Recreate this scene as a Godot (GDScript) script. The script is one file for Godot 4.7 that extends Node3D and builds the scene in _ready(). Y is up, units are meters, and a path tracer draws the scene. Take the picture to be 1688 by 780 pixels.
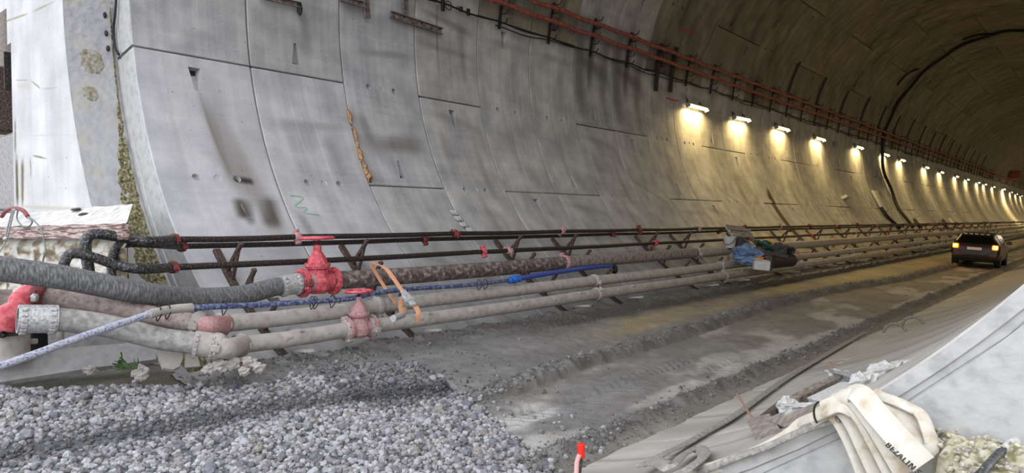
extends Node3D
# A bored tunnel seen from its portal: world x runs to the right of the tunnel, y up, -z into the tunnel; the axis is at x 0, y 6.
const R := 6.0            # inner radius of the lining
const T0 := 4.185         # the first ring begins at z = -T0
const LR := 1.814         # length of a ring
const SPAN := 38.571      # degrees taken by one segment
const RINGS := 38         # rings whose segments are built one by one
const RINGS_ALL := 88
const LAMP := 3.5         # light of one wall lamp
const ADDED_RIGHT_LAMP := 1.1   # of one added out of view on the opposite wall to brighten the pipe side
const ZEND := -163.8

var rng := RandomNumberGenerator.new()
var M := {}
var taken := {}
var noise := FastNoiseLite.new()
var fine := FastNoiseLite.new()


class MB:
	# collects triangles of one mesh; faces are given counter-clockwise seen from outside
	var v := PackedVector3Array()
	var n := PackedVector3Array()
	var t := PackedVector2Array()
	var c := PackedColorArray()
	var ix := PackedInt32Array()

	func vert(p: Vector3, nn: Vector3, uv := Vector2.ZERO) -> int:
		v.append(p)
		n.append(nn)
		t.append(uv)
		return v.size() - 1

	func tri(a: int, b: int, d: int) -> void:
		ix.append_array(PackedInt32Array([a, d, b]))

	func face(p: PackedVector3Array, out: Vector3, uvs := PackedVector2Array()) -> void:
		var nn := (p[1] - p[0]).cross(p[2] - p[0])
		if nn.length_squared() < 1e-16 and p.size() > 3:
			nn = (p[2] - p[0]).cross(p[3] - p[0])
		nn = nn.normalized()
		var flip := nn.dot(out) < 0.0
		if flip:
			nn = -nn
		var s := v.size()
		for i in p.size():
			vert(p[i], nn, uvs[i] if uvs.size() > i else Vector2(p[i].x + p[i].z, p[i].y))
		for i in range(1, p.size() - 1):
			if flip:
				tri(s, s + i + 1, s + i)
			else:
				tri(s, s + i, s + i + 1)

	func quad(a: Vector3, b: Vector3, d: Vector3, e: Vector3, out: Vector3) -> void:
		face(PackedVector3Array([a, b, d, e]), out)

	func grid(rows: Array, flip := false, uvs: Array = []) -> void:
		var s := v.size()
		var nr := rows.size()
		var nc: int = rows[0].size()
		for i in nr:
			var up: PackedVector3Array = rows[maxi(i - 1, 0)]
			var row: PackedVector3Array = rows[i]
			var dn: PackedVector3Array = rows[mini(i + 1, nr - 1)]
			for j in nc:
				var nn := (dn[j] - up[j]).cross(row[mini(j + 1, nc - 1)] - row[maxi(j - 1, 0)]).normalized()
				vert(row[j], -nn if flip else nn, uvs[i][j] if uvs.size() else Vector2(row[j].x, row[j].z))
		for i in nr - 1:
			for j in nc - 1:
				var a := s + i * nc + j
				if flip:
					tri(a, a + 1, a + nc + 1)
					tri(a, a + nc + 1, a + nc)
				else:
					tri(a, a + nc + 1, a + 1)
					tri(a, a + nc, a + nc + 1)

	func box(x: Transform3D, size: Vector3, b := 0.008) -> void:
		var h := size / 2.0
		b = minf(b, minf(h.x, minf(h.y, h.z)) * 0.6)
		var P := {}
		for sx in [-1, 1]:
			for sy in [-1, 1]:
				for sz in [-1, 1]:
					var k := Vector3i(sx, sy, sz)
					P[k] = [x * Vector3(sx * h.x, sy * (h.y - b), sz * (h.z - b)), x * Vector3(sx * (h.x - b), sy * h.y, sz * (h.z - b)), x * Vector3(sx * (h.x - b), sy * (h.y - b), sz * h.z)]
					face(PackedVector3Array(P[k]), x.basis * Vector3(sx, sy, sz))
		for ax in 3:
			var u := (ax + 1) % 3
			var w := (ax + 2) % 3
			for s in [-1, 1]:
				var q := PackedVector3Array()
				for o in [[-1, -1], [1, -1], [1, 1], [-1, 1]]:
					var k := Vector3i.ZERO
					k[ax] = s
					k[u] = o[0]
					k[w] = o[1]
					q.append(P[k][ax])
				var d := Vector3.ZERO
				d[ax] = s
				face(q, x.basis * d)
			for su in [-1, 1]:
				for sw in [-1, 1]:
					var k0 := Vector3i.ZERO
					k0[ax] = -1
					k0[u] = su
					k0[w] = sw
					var k1 := k0
					k1[ax] = 1
					var d := Vector3.ZERO
					d[u] = su
					d[w] = sw
					face(PackedVector3Array([P[k0][u], P[k1][u], P[k1][w], P[k0][w]]), x.basis * d)

	func bar(a: Vector3, b: Vector3, w: float, h: float, up := Vector3.UP, bev := 0.006) -> void:
		var d := (b - a).normalized()
		var s := d.cross(up).normalized()
		box(Transform3D(Basis(s, s.cross(d), -d), (a + b) / 2.0), Vector3(w, h, a.distance_to(b)), bev)

	func tube(p: PackedVector3Array, r, sides := 10, caps := true) -> void:
		var m := p.size()
		var up := Vector3.UP
		if absf((p[1] - p[0]).normalized().y) > 0.9:
			up = Vector3.RIGHT
		var s := v.size()
		var len := 0.0
		for i in m:
			var d := (p[mini(i + 1, m - 1)] - p[maxi(i - 1, 0)]).normalized()
			var a := up.cross(d).normalized()
			up = d.cross(a).normalized()
			var rr: float = r if r is float else r[i]
			if i > 0:
				len += p[i].distance_to(p[i - 1])
			for j in sides + 1:
				var q := TAU * j / sides
				var o := a * cos(q) + up * sin(q)
				vert(p[i] + o * rr, o, Vector2(float(j) / sides, len))
		for i in m - 1:
			for j in sides:
				var a := s + i * (sides + 1) + j
				tri(a, a + 1, a + sides + 2)
				tri(a, a + sides + 2, a + sides + 1)
		if caps:
			for e in [0, m - 1]:
				var q := PackedVector3Array()
				for j in sides:
					q.append(v[s + e * (sides + 1) + j])
				face(q, (p[0] - p[1]) if e == 0 else (p[m - 1] - p[m - 2]))

	func lathe(x: Transform3D, prof: PackedVector2Array, sides := 16, flat := true) -> void:
		# profile points (radius, height along the local y axis), going up along the outside
		for i in prof.size() - 1:
			var e := prof[i + 1] - prof[i]
			var nn := Vector2(e.y, -e.x).normalized()
			var s := v.size()
			for j in sides + 1:
				var q := TAU * j / sides
				var d := Vector3(cos(q), 0, sin(q))
				var on := (x.basis * (d * nn.x + Vector3(0, nn.y, 0))).normalized()
				vert(x * (d * prof[i].x + Vector3(0, prof[i].y, 0)), on, Vector2(float(j) / sides, prof[i].y))
				vert(x * (d * prof[i + 1].x + Vector3(0, prof[i + 1].y, 0)), on, Vector2(float(j) / sides, prof[i + 1].y))
			for j in sides:
				var a := s + j * 2
				tri(a, a + 1, a + 3)
				tri(a, a + 3, a + 2)

	func prism(poly: PackedVector2Array, x: Transform3D, depth: float) -> void:
		# polygon in the local xy plane, pushed along local z from 0 to -depth
		var idx := Geometry2D.triangulate_polygon(poly)
		for side in 2:
			var z := 0.0 if side == 0 else -depth
			for i in range(0, idx.size(), 3):
				var q := PackedVector3Array()
				for k in 3:
					var b := poly[idx[i + k]]
					q.append(x * Vector3(b.x, b.y, z))
				face(q, x.basis.z * (1 if side == 0 else -1))
		var cw := Geometry2D.is_polygon_clockwise(poly)
		for i in poly.size():
			var a := poly[i]
			var b := poly[(i + 1) % poly.size()]
			var o := Vector2(b.y - a.y, a.x - b.x) * (-1.0 if cw else 1.0)
			quad(x * Vector3(a.x, a.y, 0), x * Vector3(b.x, b.y, 0), x * Vector3(b.x, b.y, -depth), x * Vector3(a.x, a.y, -depth), x.basis * Vector3(o.x, o.y, 0))

	func slab(p: PackedVector3Array, thick: float) -> void:
		# a sheet through four or more corners, given thickness behind them
		var nn := (p[1] - p[0]).cross(p[2] - p[0]).normalized()
		var q := PackedVector3Array()
		var mid := Vector3.ZERO
		for a in p:
			q.append(a - nn * thick)
			mid += a / p.size()
		face(p, nn)
		face(q, -nn)
		for i in p.size():
			var k := (i + 1) % p.size()
			quad(p[i], p[k], q[k], q[i], (p[i] + p[k]) / 2.0 - mid)

	func ribbon(p: PackedVector3Array, nrm, w: float, thick := 0.008, camber := 0.0) -> void:
		# a flat band along a path; nrm is the direction its broad side faces (one for all or one per point)
		var top := []
		var bot := []
		var uvs := []
		var m := p.size()
		var len := 0.0
		for i in m:
			var d := (p[mini(i + 1, m - 1)] - p[maxi(i - 1, 0)]).normalized()
			var nn: Vector3 = nrm if nrm is Vector3 else nrm[i]
			var s := d.cross(nn).normalized()
			nn = s.cross(d).normalized()
			if i > 0:
				len += p[i].distance_to(p[i - 1])
			var a := PackedVector3Array()
			var b := PackedVector3Array()
			var u := PackedVector2Array()
			for j in 7:
				var q := j / 3.0 - 1.0
				var lift := nn * (camber * (1.0 - q * q))
				var th := thick * (0.35 if absf(q) > 0.9 else 1.0) * 0.5
				a.append(p[i] + s * q * w / 2.0 + lift + nn * th)
				b.append(p[i] + s * q * w / 2.0 + lift - nn * th)
				u.append(Vector2((q + 1) / 2, len))
			top.append(a)
			bot.append(b)
			uvs.append(u)
		grid(top, true, uvs)
		grid(bot, false, uvs)
		for e in [0, 6]:
			for i in m - 1:
				quad(top[i][e], top[i + 1][e], bot[i + 1][e], bot[i][e], top[i][e] - top[i][3])
		for i in [0, m - 1]:
			for j in 6:
				quad(top[i][j], top[i][j + 1], bot[i][j + 1], bot[i][j], p[i] - p[1 if i == 0 else m - 2])

	func blob(mid: Vector3, size: Vector3, nz: FastNoiseLite, amount: float, turn := Basis.IDENTITY, lat := 9, lon := 14, facet := false) -> void:
		# a lumpy ball: stones, crumpled bags, clods
		var rows := []
		for i in lat + 1:
			var a := PI * i / lat
			var row := PackedVector3Array()
			for j in lon + 1:
				var b := TAU * (j % lon) / lon
				var d := Vector3(sin(a) * cos(b), cos(a), sin(a) * sin(b))
				row.append(mid + turn * (d * size * 0.5 * (1.0 + amount * nz.get_noise_3dv(d * 60.0 + mid * 37.0))))
			rows.append(row)
		if facet:
			for i in lat:
				for j in lon:
					face(PackedVector3Array([rows[i][j], rows[i][j + 1], rows[i + 1][j + 1]]), rows[i][j] - mid)
					face(PackedVector3Array([rows[i][j], rows[i + 1][j + 1], rows[i + 1][j]]), rows[i + 1][j] - mid)
		else:
			grid(rows, true)

	func mesh() -> ArrayMesh:
		var a := []
		a.resize(Mesh.ARRAY_MAX)
		a[Mesh.ARRAY_VERTEX] = v
		a[Mesh.ARRAY_NORMAL] = n
		a[Mesh.ARRAY_TEX_UV] = t
		if c.size() == v.size():
			a[Mesh.ARRAY_COLOR] = c
		a[Mesh.ARRAY_INDEX] = ix
		var m := ArrayMesh.new()
		m.add_surface_from_arrays(Mesh.PRIMITIVE_TRIANGLES, a)
		return m


# ------------------------------------------------------------------ helpers
func numbered(called: String) -> String:
	var k: int = taken.get(called, 0)
	taken[called] = k + 1
	return called if k == 0 else "%s_%03d" % [called, k]

func obj(called: String, what, m: Material, parent: Node3D = self) -> MeshInstance3D:
	var o := MeshInstance3D.new()
	o.name = numbered(called) if parent == self else called
	o.mesh = what.mesh() if what is MB else what
	o.material_override = m
	parent.add_child(o, true)
	return o

func tag(o: Node3D, label: String, category: String, group := "") -> Node3D:
	o.set_meta("label", label)
	o.set_meta("category", category)
	if group:
		o.set_meta("group", group)
	return o

func thing(called: String, label: String, category: String, at := Vector3.ZERO, group := "") -> Node3D:
	var o := Node3D.new()
	o.name = numbered(called)
	add_child(o)
	o.position = at
	return tag(o, label, category, group)

func kind(o: Node3D, k: String) -> Node3D:
	o.set_meta("kind", k)
	return o

func structure(called: String) -> Node3D:
	var o := Node3D.new()
	o.name = called
	add_child(o)
	return kind(o, "structure")

func V(x: float, y: float, z: float) -> Vector3:
	return Vector3(x, y, z)

func at(x: float, y: float, z: float) -> Transform3D:
	return Transform3D(Basis.IDENTITY, Vector3(x, y, z))

func on_wall(deg: float, r: float, z: float) -> Vector3:
	return Vector3(r * cos(deg_to_rad(deg)), R + r * sin(deg_to_rad(deg)), z)

func wall_frame(deg: float, r: float, z: float) -> Transform3D:
	# local x: down the left wall (growing angle), y: away from the wall, z: towards the portal
	var a := deg_to_rad(deg)
	return Transform3D(Basis(Vector3(-sin(a), cos(a), 0), Vector3(-cos(a), -sin(a), 0), Vector3(0, 0, 1)), on_wall(deg, r, z))

func smooth(p: PackedVector3Array, k := 6) -> PackedVector3Array:
	var c := Curve3D.new()
	for i in p.size():
		var d := (p[mini(i + 1, p.size() - 1)] - p[maxi(i - 1, 0)]) / 6.0
		c.add_point(p[i], -d if i > 0 else Vector3.ZERO, d if i < p.size() - 1 else Vector3.ZERO)
	var out := PackedVector3Array()
	for i in p.size() - 1:
		for j in k:
			out.append(c.sample(i, float(j) / k))
	out.append(p[p.size() - 1])
	return out

func ordinal(k: int) -> String:
	var w := ["first", "second", "third", "fourth", "fifth", "sixth", "seventh", "eighth", "ninth", "tenth", "eleventh", "twelfth", "thirteenth", "fourteenth", "fifteenth", "sixteenth", "seventeenth", "eighteenth", "nineteenth", "twentieth"]
	if k < w.size():
		return w[k]
	var tens := ["", "", "twenty", "thirty", "forty", "fifty", "sixty"]
	var n1 := k + 1
	if n1 % 10 == 0:
		return {30: "thirtieth", 40: "fortieth", 50: "fiftieth"}.get(n1, "sixtieth")
	return tens[n1 / 10] + "-" + w[n1 % 10 - 1]


# ------------------------------------------------------------------ materials
func mat(color: Color, rough := 0.8, metal := 0.0) -> StandardMaterial3D:
	var m := StandardMaterial3D.new()
	m.albedo_color = color
	m.roughness = rough
	m.metallic = metal
	return m

func ntex(seed_: int, freq: float, stops: Array, size := 256, oct := 5) -> NoiseTexture2D:
	var f := FastNoiseLite.new()
	f.seed = seed_
	f.noise_type = FastNoiseLite.TYPE_SIMPLEX_SMOOTH
	f.frequency = freq
	f.fractal_octaves = oct
	var t := NoiseTexture2D.new()
	t.width = size
	t.height = size
	t.seamless = true
	t.noise = f
	var g := Gradient.new()
	var off := PackedFloat32Array()
	var col := PackedColorArray()
	for s in stops:
		off.append(s[0])
		col.append(s[1])
	g.offsets = off
	g.colors = col
	t.color_ramp = g
	return t

func bump(seed_: int, freq: float, strength: float, size := 256, oct := 4) -> NoiseTexture2D:
	var f := FastNoiseLite.new()
	f.seed = seed_
	f.frequency = freq
	f.fractal_octaves = oct
	var t := NoiseTexture2D.new()
	t.width = size
	t.height = size
	t.seamless = true
	t.noise = f
	t.as_normal_map = true
	t.bump_strength = strength
	return t

func dirty(seed_: int, freq: float, stops: Array, scale: float, rough := 0.85, metal := 0.0, bumps := 1.6, stretch := Vector3.ONE) -> StandardMaterial3D:
	# a mottled material laid on from three sides in world space
	var m := mat(Color.WHITE, rough, metal)
	m.albedo_texture = ntex(seed_, freq, stops)
	m.uv1_triplanar = true
	m.uv1_world_triplanar = true
	m.uv1_scale = Vector3.ONE * scale * stretch
	if bumps > 0.0:
		m.normal_enabled = true
		m.normal_texture = M.bump_map
		m.normal_scale = bumps * 0.25
	return m

func grey(g: float, b := 0.0) -> Color:
	return Color(g, g, g + b)

func bytes(f: FastNoiseLite, w: int, h: int, sw: int, sh: int) -> PackedByteArray:
	var im := f.get_image(sw, sh)
	im.resize(w, h, Image.INTERPOLATE_CUBIC)
	im.convert(Image.FORMAT_L8)
	return im.get_data()

func paint(w: int, h: int, seed_: int, base: Color, vary: float, stains: Array) -> ImageTexture:
	# cast concrete: clouds, streaks down the form, lift lines, pin holes, and stains with a place of their own
	var f := FastNoiseLite.new()
	f.seed = seed_
	f.frequency = 0.008
	f.fractal_octaves = 5
	var cloud := bytes(f, w, h, w, h)
	f.seed = seed_ + 31
	f.frequency = 0.045
	var streak := bytes(f, w, h, w, 14)
	f.seed = seed_ + 57
	f.frequency = 0.05
	var lift := bytes(f, w, h, 6, h)
	f.seed = seed_ + 91
	f.frequency = 0.2
	var grain := bytes(f, w, h, w, h)
	var px := PackedByteArray()
	px.resize(w * h * 3)
	var r := base.r * 255.0
	var g := base.g * 255.0
	var b := base.b * 255.0
	for i in w * h:
		var k := (cloud[i] - 128.0) * 0.0013 + (streak[i] - 128.0) * 0.0005 + (lift[i] - 128.0) * 0.00025 + (grain[i] - 128.0) * 0.0005
		var q := 1.0 + vary * k
		px[i * 3] = clampi(int(r * (q + vary * 0.03 * k)), 0, 255)
		px[i * 3 + 1] = clampi(int(g * q), 0, 255)
		px[i * 3 + 2] = clampi(int(b * (q - vary * 0.05 * k)), 0, 255)
	for s in stains:
		# [from, to, half width there, half width here, strength, colour]
		var a: Vector2 = s[0]
		var e: Vector2 = s[1]
		var y0 := int(minf(a.y, e.y) * h)
		var y1 := maxi(y0 + 1, int(maxf(a.y, e.y) * h))
		var steep := absf(e.y - a.y) * h >= absf(e.x - a.x) * w
		var n1 := y1 - y0 if steep else maxi(1, int(absf(e.x - a.x) * w))
		var col: Color = s[5]
		for q in n1:
			var k := (q + 0.5) / n1
			var from := a if (not steep or a.y <= e.y) else e
			var to := e if (not steep or a.y <= e.y) else a
			var mid := from.lerp(to, k)
			var hw: float = lerpf(s[2], s[3], k) if from == a else lerpf(s[3], s[2], k)
			var fade: float = smoothstep(0.0, 0.32, minf(k, 1.0 - k) + 0.02)
			var wide := maxi(1, int(hw * (w if steep else h)))
			for d in range(-wide, wide + 1):
				var x := int(mid.x * w) + (d if steep else 0)
				var y := int(mid.y * h) + (0 if steep else d)
				if x < 0 or y < 0 or x >= w or y >= h:
					continue
				var i := y * w + x
				var m: float = 0.5 + 0.5 * cos(PI * absf(d) / (wide + 0.6))
				m = clampf(m * fade * s[4] * (0.45 + cloud[i] * 0.0022 + streak[i] * 0.0022), 0.0, 1.0)
				px[i * 3] = int(lerpf(px[i * 3], col.r * 255.0, m))
				px[i * 3 + 1] = int(lerpf(px[i * 3 + 1], col.g * 255.0, m))
				px[i * 3 + 2] = int(lerpf(px[i * 3 + 2], col.b * 255.0, m))
	var im := Image.create_from_data(w, h, false, Image.FORMAT_RGB8, px)
	var q := RandomNumberGenerator.new()
	q.seed = seed_
	for i in 26:
		im.fill_rect(Rect2i(q.randi_range(2, w - 4), q.randi_range(2, h - 4), 1 + q.randi() % 2, 1 + q.randi() % 2), base * 0.45)
	return ImageTexture.create_from_image(im)

func concrete(seed_: int, base: Color, stains: Array, vary := 0.75) -> StandardMaterial3D:
	var m := mat(Color.WHITE, 0.86)
	m.albedo_texture = paint(256, 576, seed_, base, vary, stains)
	m.normal_enabled = true
	m.normal_texture = M.form_map
	m.normal_scale = 0.12
	return m

func make_materials() -> void:
	M.bump_map = bump(5, 0.05, 6.0)
	M.form_map = bump(9, 0.09, 3.0, 384)
	var brown := Color(0.30, 0.275, 0.25)
	var dark := Color(0.22, 0.21, 0.20)
	var pale := Color(0.86, 0.86, 0.85)
	var sets := []
	rng.seed = 77
	for k in 6:
		var st := []
		for i in 7:
			var u := rng.randf()
			var v0 := rng.randf_range(0.0, 0.7)
			st.append([Vector2(u, v0), Vector2(u + rng.randf_range(-0.06, 0.06), v0 + rng.randf_range(0.15, 0.45)), rng.randf_range(0.03, 0.12), rng.randf_range(0.03, 0.16), rng.randf_range(0.05, 0.20), brown if i < 5 else pale])
		st.append([Vector2(0.0, rng.randf()), Vector2(1.0, rng.randf()), 0.03, 0.045, 0.14, dark])
		sets.append(concrete(100 + k * 7, [grey(0.67), grey(0.65), grey(0.69), grey(0.63), grey(0.67), grey(0.645)][k], st))
	M.concrete = sets
	# the crown is darker and browner than the walls
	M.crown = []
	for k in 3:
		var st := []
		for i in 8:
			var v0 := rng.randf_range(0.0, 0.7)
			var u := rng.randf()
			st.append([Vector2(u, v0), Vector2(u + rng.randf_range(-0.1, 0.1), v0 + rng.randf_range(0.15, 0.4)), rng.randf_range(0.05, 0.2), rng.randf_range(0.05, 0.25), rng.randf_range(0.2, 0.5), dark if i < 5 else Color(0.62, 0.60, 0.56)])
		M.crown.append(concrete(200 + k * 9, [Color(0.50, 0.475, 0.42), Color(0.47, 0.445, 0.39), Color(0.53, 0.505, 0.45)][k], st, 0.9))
	# the four nearest segments in view carry stains of their own
	M.hero_a = concrete(300, Color(0.70, 0.70, 0.71), [
		[Vector2(0.50, 0.12), Vector2(0.62, 0.58), 0.05, 0.10, 0.34, Color(0.40, 0.375, 0.345)],
		[Vector2(0.53, 0.12), Vector2(0.68, 0.62), 0.06, 0.14, 0.34, Color(0.40, 0.375, 0.345)],
		[Vector2(0.60, 0.10), Vector2(0.78, 0.66), 0.08, 0.18, 0.30, Color(0.42, 0.39, 0.36)],
		[Vector2(0.72, 0.25), Vector2(0.88, 0.98), 0.14, 0.22, 0.26, Color(0.43, 0.40, 0.37)],
		[Vector2(0.48, 0.10), Vector2(0.60, 0.50), 0.02, 0.03, 0.30, Color(0.38, 0.35, 0.32)],
		[Vector2(0.60, 0.575), Vector2(0.585, 0.69), 0.09, 0.10, 0.75, Color(0.22, 0.20, 0.18)],
		[Vector2(0.66, 0.58), Vector2(0.62, 0.72), 0.08, 0.06, 0.5, Color(0.26, 0.23, 0.20)],
		[Vector2(0.86, 0.56), Vector2(0.80, 0.74), 0.13, 0.14, 0.65, Color(0.25, 0.22, 0.20)],
		[Vector2(0.60, 0.50), Vector2(0.80, 0.51), 0.022, 0.024, 0.85, Color(0.20, 0.18, 0.17)],
		[Vector2(0.60, 0.60), Vector2(0.61, 0.66), 0.012, 0.006, 0.8, Color(0.60, 0.58, 0.56)],
		[Vector2(0.22, 0.20), Vector2(0.25, 0.55), 0.04, 0.05, 0.14, Color(0.50, 0.49, 0.48)]], 0.5)
	M.hero_b = concrete(310, Color(0.69, 0.69, 0.70), [
		[Vector2(0.16, 0.02), Vector2(0.22, 0.50), 0.09, 0.05, 0.3, pale],
		[Vector2(0.34, 0.05), Vector2(0.40, 0.42), 0.012, 0.012, 0.35, pale],
		[Vector2(0.46, 0.03), Vector2(0.5, 0.36), 0.010, 0.010, 0.3, pale],
		[Vector2(0.55, 0.08), Vector2(0.6, 0.55), 0.014, 0.02, 0.3, pale],
		[Vector2(0.0, 0.24), Vector2(1.0, 0.22), 0.05, 0.03, 0.18, brown],
		[Vector2(0.1, 0.62), Vector2(0.14, 0.85), 0.08, 0.05, 0.3, brown],
		[Vector2(0.70, 0.25), Vector2(0.72, 0.5), 0.12, 0.08, 0.2, brown]], 0.6)
	M.hero_c = concrete(320, Color(0.67, 0.67, 0.68), [
		[Vector2(0.0, 0.80), Vector2(1.0, 0.77), 0.07, 0.08, 0.42, Color(0.40, 0.38, 0.36)],
		[Vector2(0.3, 0.78), Vector2(0.95, 0.75), 0.06, 0.07, 0.3, Color(0.40, 0.38, 0.36)],
		[Vector2(0.15, 0.62), Vector2(0.2, 0.80), 0.09, 0.1, 0.3, brown],
		[Vector2(0.05, 0.35), Vector2(1.0, 0.30), 0.03, 0.03, 0.2, dark],
		[Vector2(0.1, 0.05), Vector2(0.18, 0.2), 0.25, 0.15, 0.2, brown]], 0.7)
	M.hero_d = concrete(330, Color(0.66, 0.655, 0.65), [
		[Vector2(0.0, 0.55), Vector2(1.0, 0.62), 0.02, 0.04, 0.3, dark],
		[Vector2(0.28, 0.1), Vector2(0.36, 0.95), 0.04, 0.03, 0.32, brown],
		[Vector2(0.10, 0.22), Vector2(0.14, 0.55), 0.010, 0.006, 0.8, pale],
		[Vector2(0.20, 0.22), Vector2(0.22, 0.45), 0.008, 0.006, 0.7, pale],
		[Vector2(0.25, 0.20), Vector2(0.27, 0.40), 0.006, 0.005, 0.6, pale],
		[Vector2(0.7, 0.5), Vector2(0.78, 0.95), 0.14, 0.05, 0.25, brown],
		[Vector2(0.0, 0.72), Vector2(1.0, 0.74), 0.03, 0.03, 0.22, dark]], 0.7)
	# segments astride the cable line: brown above it, grey below
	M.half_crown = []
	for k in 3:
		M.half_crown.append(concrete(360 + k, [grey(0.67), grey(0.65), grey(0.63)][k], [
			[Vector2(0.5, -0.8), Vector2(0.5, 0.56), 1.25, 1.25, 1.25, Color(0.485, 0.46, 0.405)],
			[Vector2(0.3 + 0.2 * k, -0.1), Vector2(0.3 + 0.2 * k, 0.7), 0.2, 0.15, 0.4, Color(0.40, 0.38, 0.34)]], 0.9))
	M.hero_soot = concrete(345, grey(0.64), [
		[Vector2(0.1, 0.25), Vector2(0.2, 0.98), 0.25, 0.2, 0.6, Color(0.36, 0.34, 0.32)],
		[Vector2(0.45, 0.2), Vector2(0.4, 0.8), 0.16, 0.12, 0.7, Color(0.32, 0.30, 0.28)],
		[Vector2(0.8, 0.3), Vector2(0.75, 0.9), 0.2, 0.12, 0.5, Color(0.36, 0.34, 0.32)],
		[Vector2(0.0, 0.55), Vector2(1.0, 0.65), 0.06, 0.08, 0.5, Color(0.30, 0.28, 0.26)]], 0.9)
	M.hero_wet = concrete(340, grey(0.66), [
		[Vector2(0.53, -0.4), Vector2(0.36, 1.4), 0.17, 0.24, 1.3, Color(0.25, 0.215, 0.17)],
		[Vector2(0.52, -0.4), Vector2(0.37, 1.4), 0.10, 0.14, 0.8, Color(0.25, 0.215, 0.17)]])
	M.hero_wet_top = concrete(341, grey(0.66), [
		[Vector2(0.60, 0.80), Vector2(0.50, 1.2), 0.12, 0.20, 1.3, Color(0.25, 0.215, 0.17)]])
	M.invert = concrete(350, Color(0.68, 0.67, 0.65), [
		[Vector2(0.3, 0.0), Vector2(0.3, 1.0), 0.2, 0.3, 0.35, Color(0.46, 0.44, 0.41)],
		[Vector2(0.6, 0.1), Vector2(0.62, 0.9), 0.05, 0.06, 0.2, dark]], 0.4)
	M.plain = dirty(21, 0.012, [[0.0, grey(0.52)], [0.45, grey(0.62)], [1.0, grey(0.72)]], 0.35, 0.9)
	M.shell = mat(grey(0.16), 0.95)
	M.rough_wall = dirty(23, 0.03, [[0.25, Color(0.36, 0.31, 0.23)], [0.42, Color(0.60, 0.56, 0.47)], [0.55, Color(0.74, 0.73, 0.70)], [0.9, Color(0.80, 0.80, 0.78)]], 0.55, 0.95, 0.0, 3.0, Vector3(0.35, 1.0, 1.0))
	M.moss = dirty(25, 0.06, [[0.2, Color(0.16, 0.15, 0.09)], [0.42, Color(0.33, 0.31, 0.19)], [0.62, Color(0.52, 0.49, 0.36)], [0.85, Color(0.68, 0.66, 0.58)]], 1.2, 0.95, 0.0, 4.0)
	M.ledge_moss = dirty(26, 0.05, [[0.2, Color(0.40, 0.38, 0.24)], [0.40, Color(0.60, 0.57, 0.44)], [0.60, Color(0.72, 0.70, 0.62)], [0.85, Color(0.80, 0.79, 0.74)]], 1.1, 0.95, 0.0, 4.0)
	M.steel_dark = dirty(31, 0.04, [[0.2, Color(0.10, 0.085, 0.08)], [0.6, Color(0.17, 0.145, 0.135)], [0.9, Color(0.30, 0.27, 0.25)]], 1.6, 0.6, 0.2)
	M.steel_rust = dirty(33, 0.05, [[0.2, Color(0.20, 0.15, 0.13)], [0.55, Color(0.33, 0.26, 0.235)], [0.85, Color(0.48, 0.43, 0.40)]], 1.8, 0.75, 0.1)
	M.beam = dirty(34, 0.03, [[0.2, Color(0.33, 0.27, 0.26)], [0.5, Color(0.45, 0.40, 0.39)], [0.85, Color(0.56, 0.53, 0.52)]], 1.2, 0.8, 0.0, 0.6)
	M.pipe_black = dirty(35, 0.06, [[0.3, Color(0.11, 0.09, 0.088)], [0.6, Color(0.19, 0.155, 0.15)], [0.85, Color(0.38, 0.35, 0.34)]], 2.0, 0.55, 0.15)
	M.pipe_rust = dirty(37, 0.025, [[0.25, Color(0.30, 0.235, 0.23)], [0.45, Color(0.38, 0.32, 0.31)], [0.62, Color(0.46, 0.41, 0.395)], [0.8, Color(0.60, 0.57, 0.55)], [0.95, Color(0.68, 0.66, 0.64)]], 1.5, 0.75, 0.0, 1.0)
	M.pipe_dust = dirty(39, 0.02, [[0.2, Color(0.56, 0.535, 0.52)], [0.5, Color(0.64, 0.62, 0.60)], [0.8, Color(0.68, 0.66, 0.64)], [0.95, Color(0.55, 0.50, 0.48)]], 1.0, 0.9, 0.0, 0.8)
	M.pipe_pink = dirty(41, 0.025, [[0.2, Color(0.47, 0.39, 0.38)], [0.45, Color(0.60, 0.54, 0.52)], [0.65, Color(0.65, 0.61, 0.59)], [0.9, Color(0.42, 0.36, 0.35)]], 1.4, 0.85, 0.0, 1.0)
	M.hose_dark = dirty(43, 0.03, [[0.2, Color(0.27, 0.275, 0.285)], [0.5, Color(0.39, 0.395, 0.40)], [0.8, Color(0.53, 0.53, 0.53)]], 2.0, 0.8, 0.0, 2.0, Vector3(2.2, 0.6, 2.2))
	M.hose_grey = dirty(44, 0.03, [[0.2, Color(0.44, 0.44, 0.44)], [0.5, Color(0.56, 0.55, 0.54)], [0.8, Color(0.64, 0.63, 0.61)]], 1.6, 0.85, 0.0, 1.5)
	M.hose_black = dirty(45, 0.05, [[0.3, Color(0.10, 0.10, 0.105)], [0.6, Color(0.19, 0.19, 0.195)], [0.85, Color(0.60, 0.60, 0.60)]], 2.2, 0.5)
	M.red = dirty(47, 0.03, [[0.2, Color(0.62, 0.20, 0.23)], [0.5, Color(0.76, 0.30, 0.34)], [0.75, Color(0.80, 0.42, 0.45)], [0.95, Color(0.70, 0.60, 0.58)]], 1.8, 0.6, 0.0, 0.8)
	M.red_dusty = dirty(48, 0.05, [[0.2, Color(0.66, 0.36, 0.38)], [0.45, Color(0.70, 0.52, 0.52)], [0.7, Color(0.64, 0.59, 0.57)]], 2.0, 0.85, 0.0, 0.8)
	M.red_dark = dirty(49, 0.05, [[0.2, Color(0.36, 0.13, 0.13)], [0.6, Color(0.52, 0.22, 0.22)], [0.9, Color(0.45, 0.36, 0.34)]], 2.0, 0.7, 0.0, 0.8)
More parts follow.
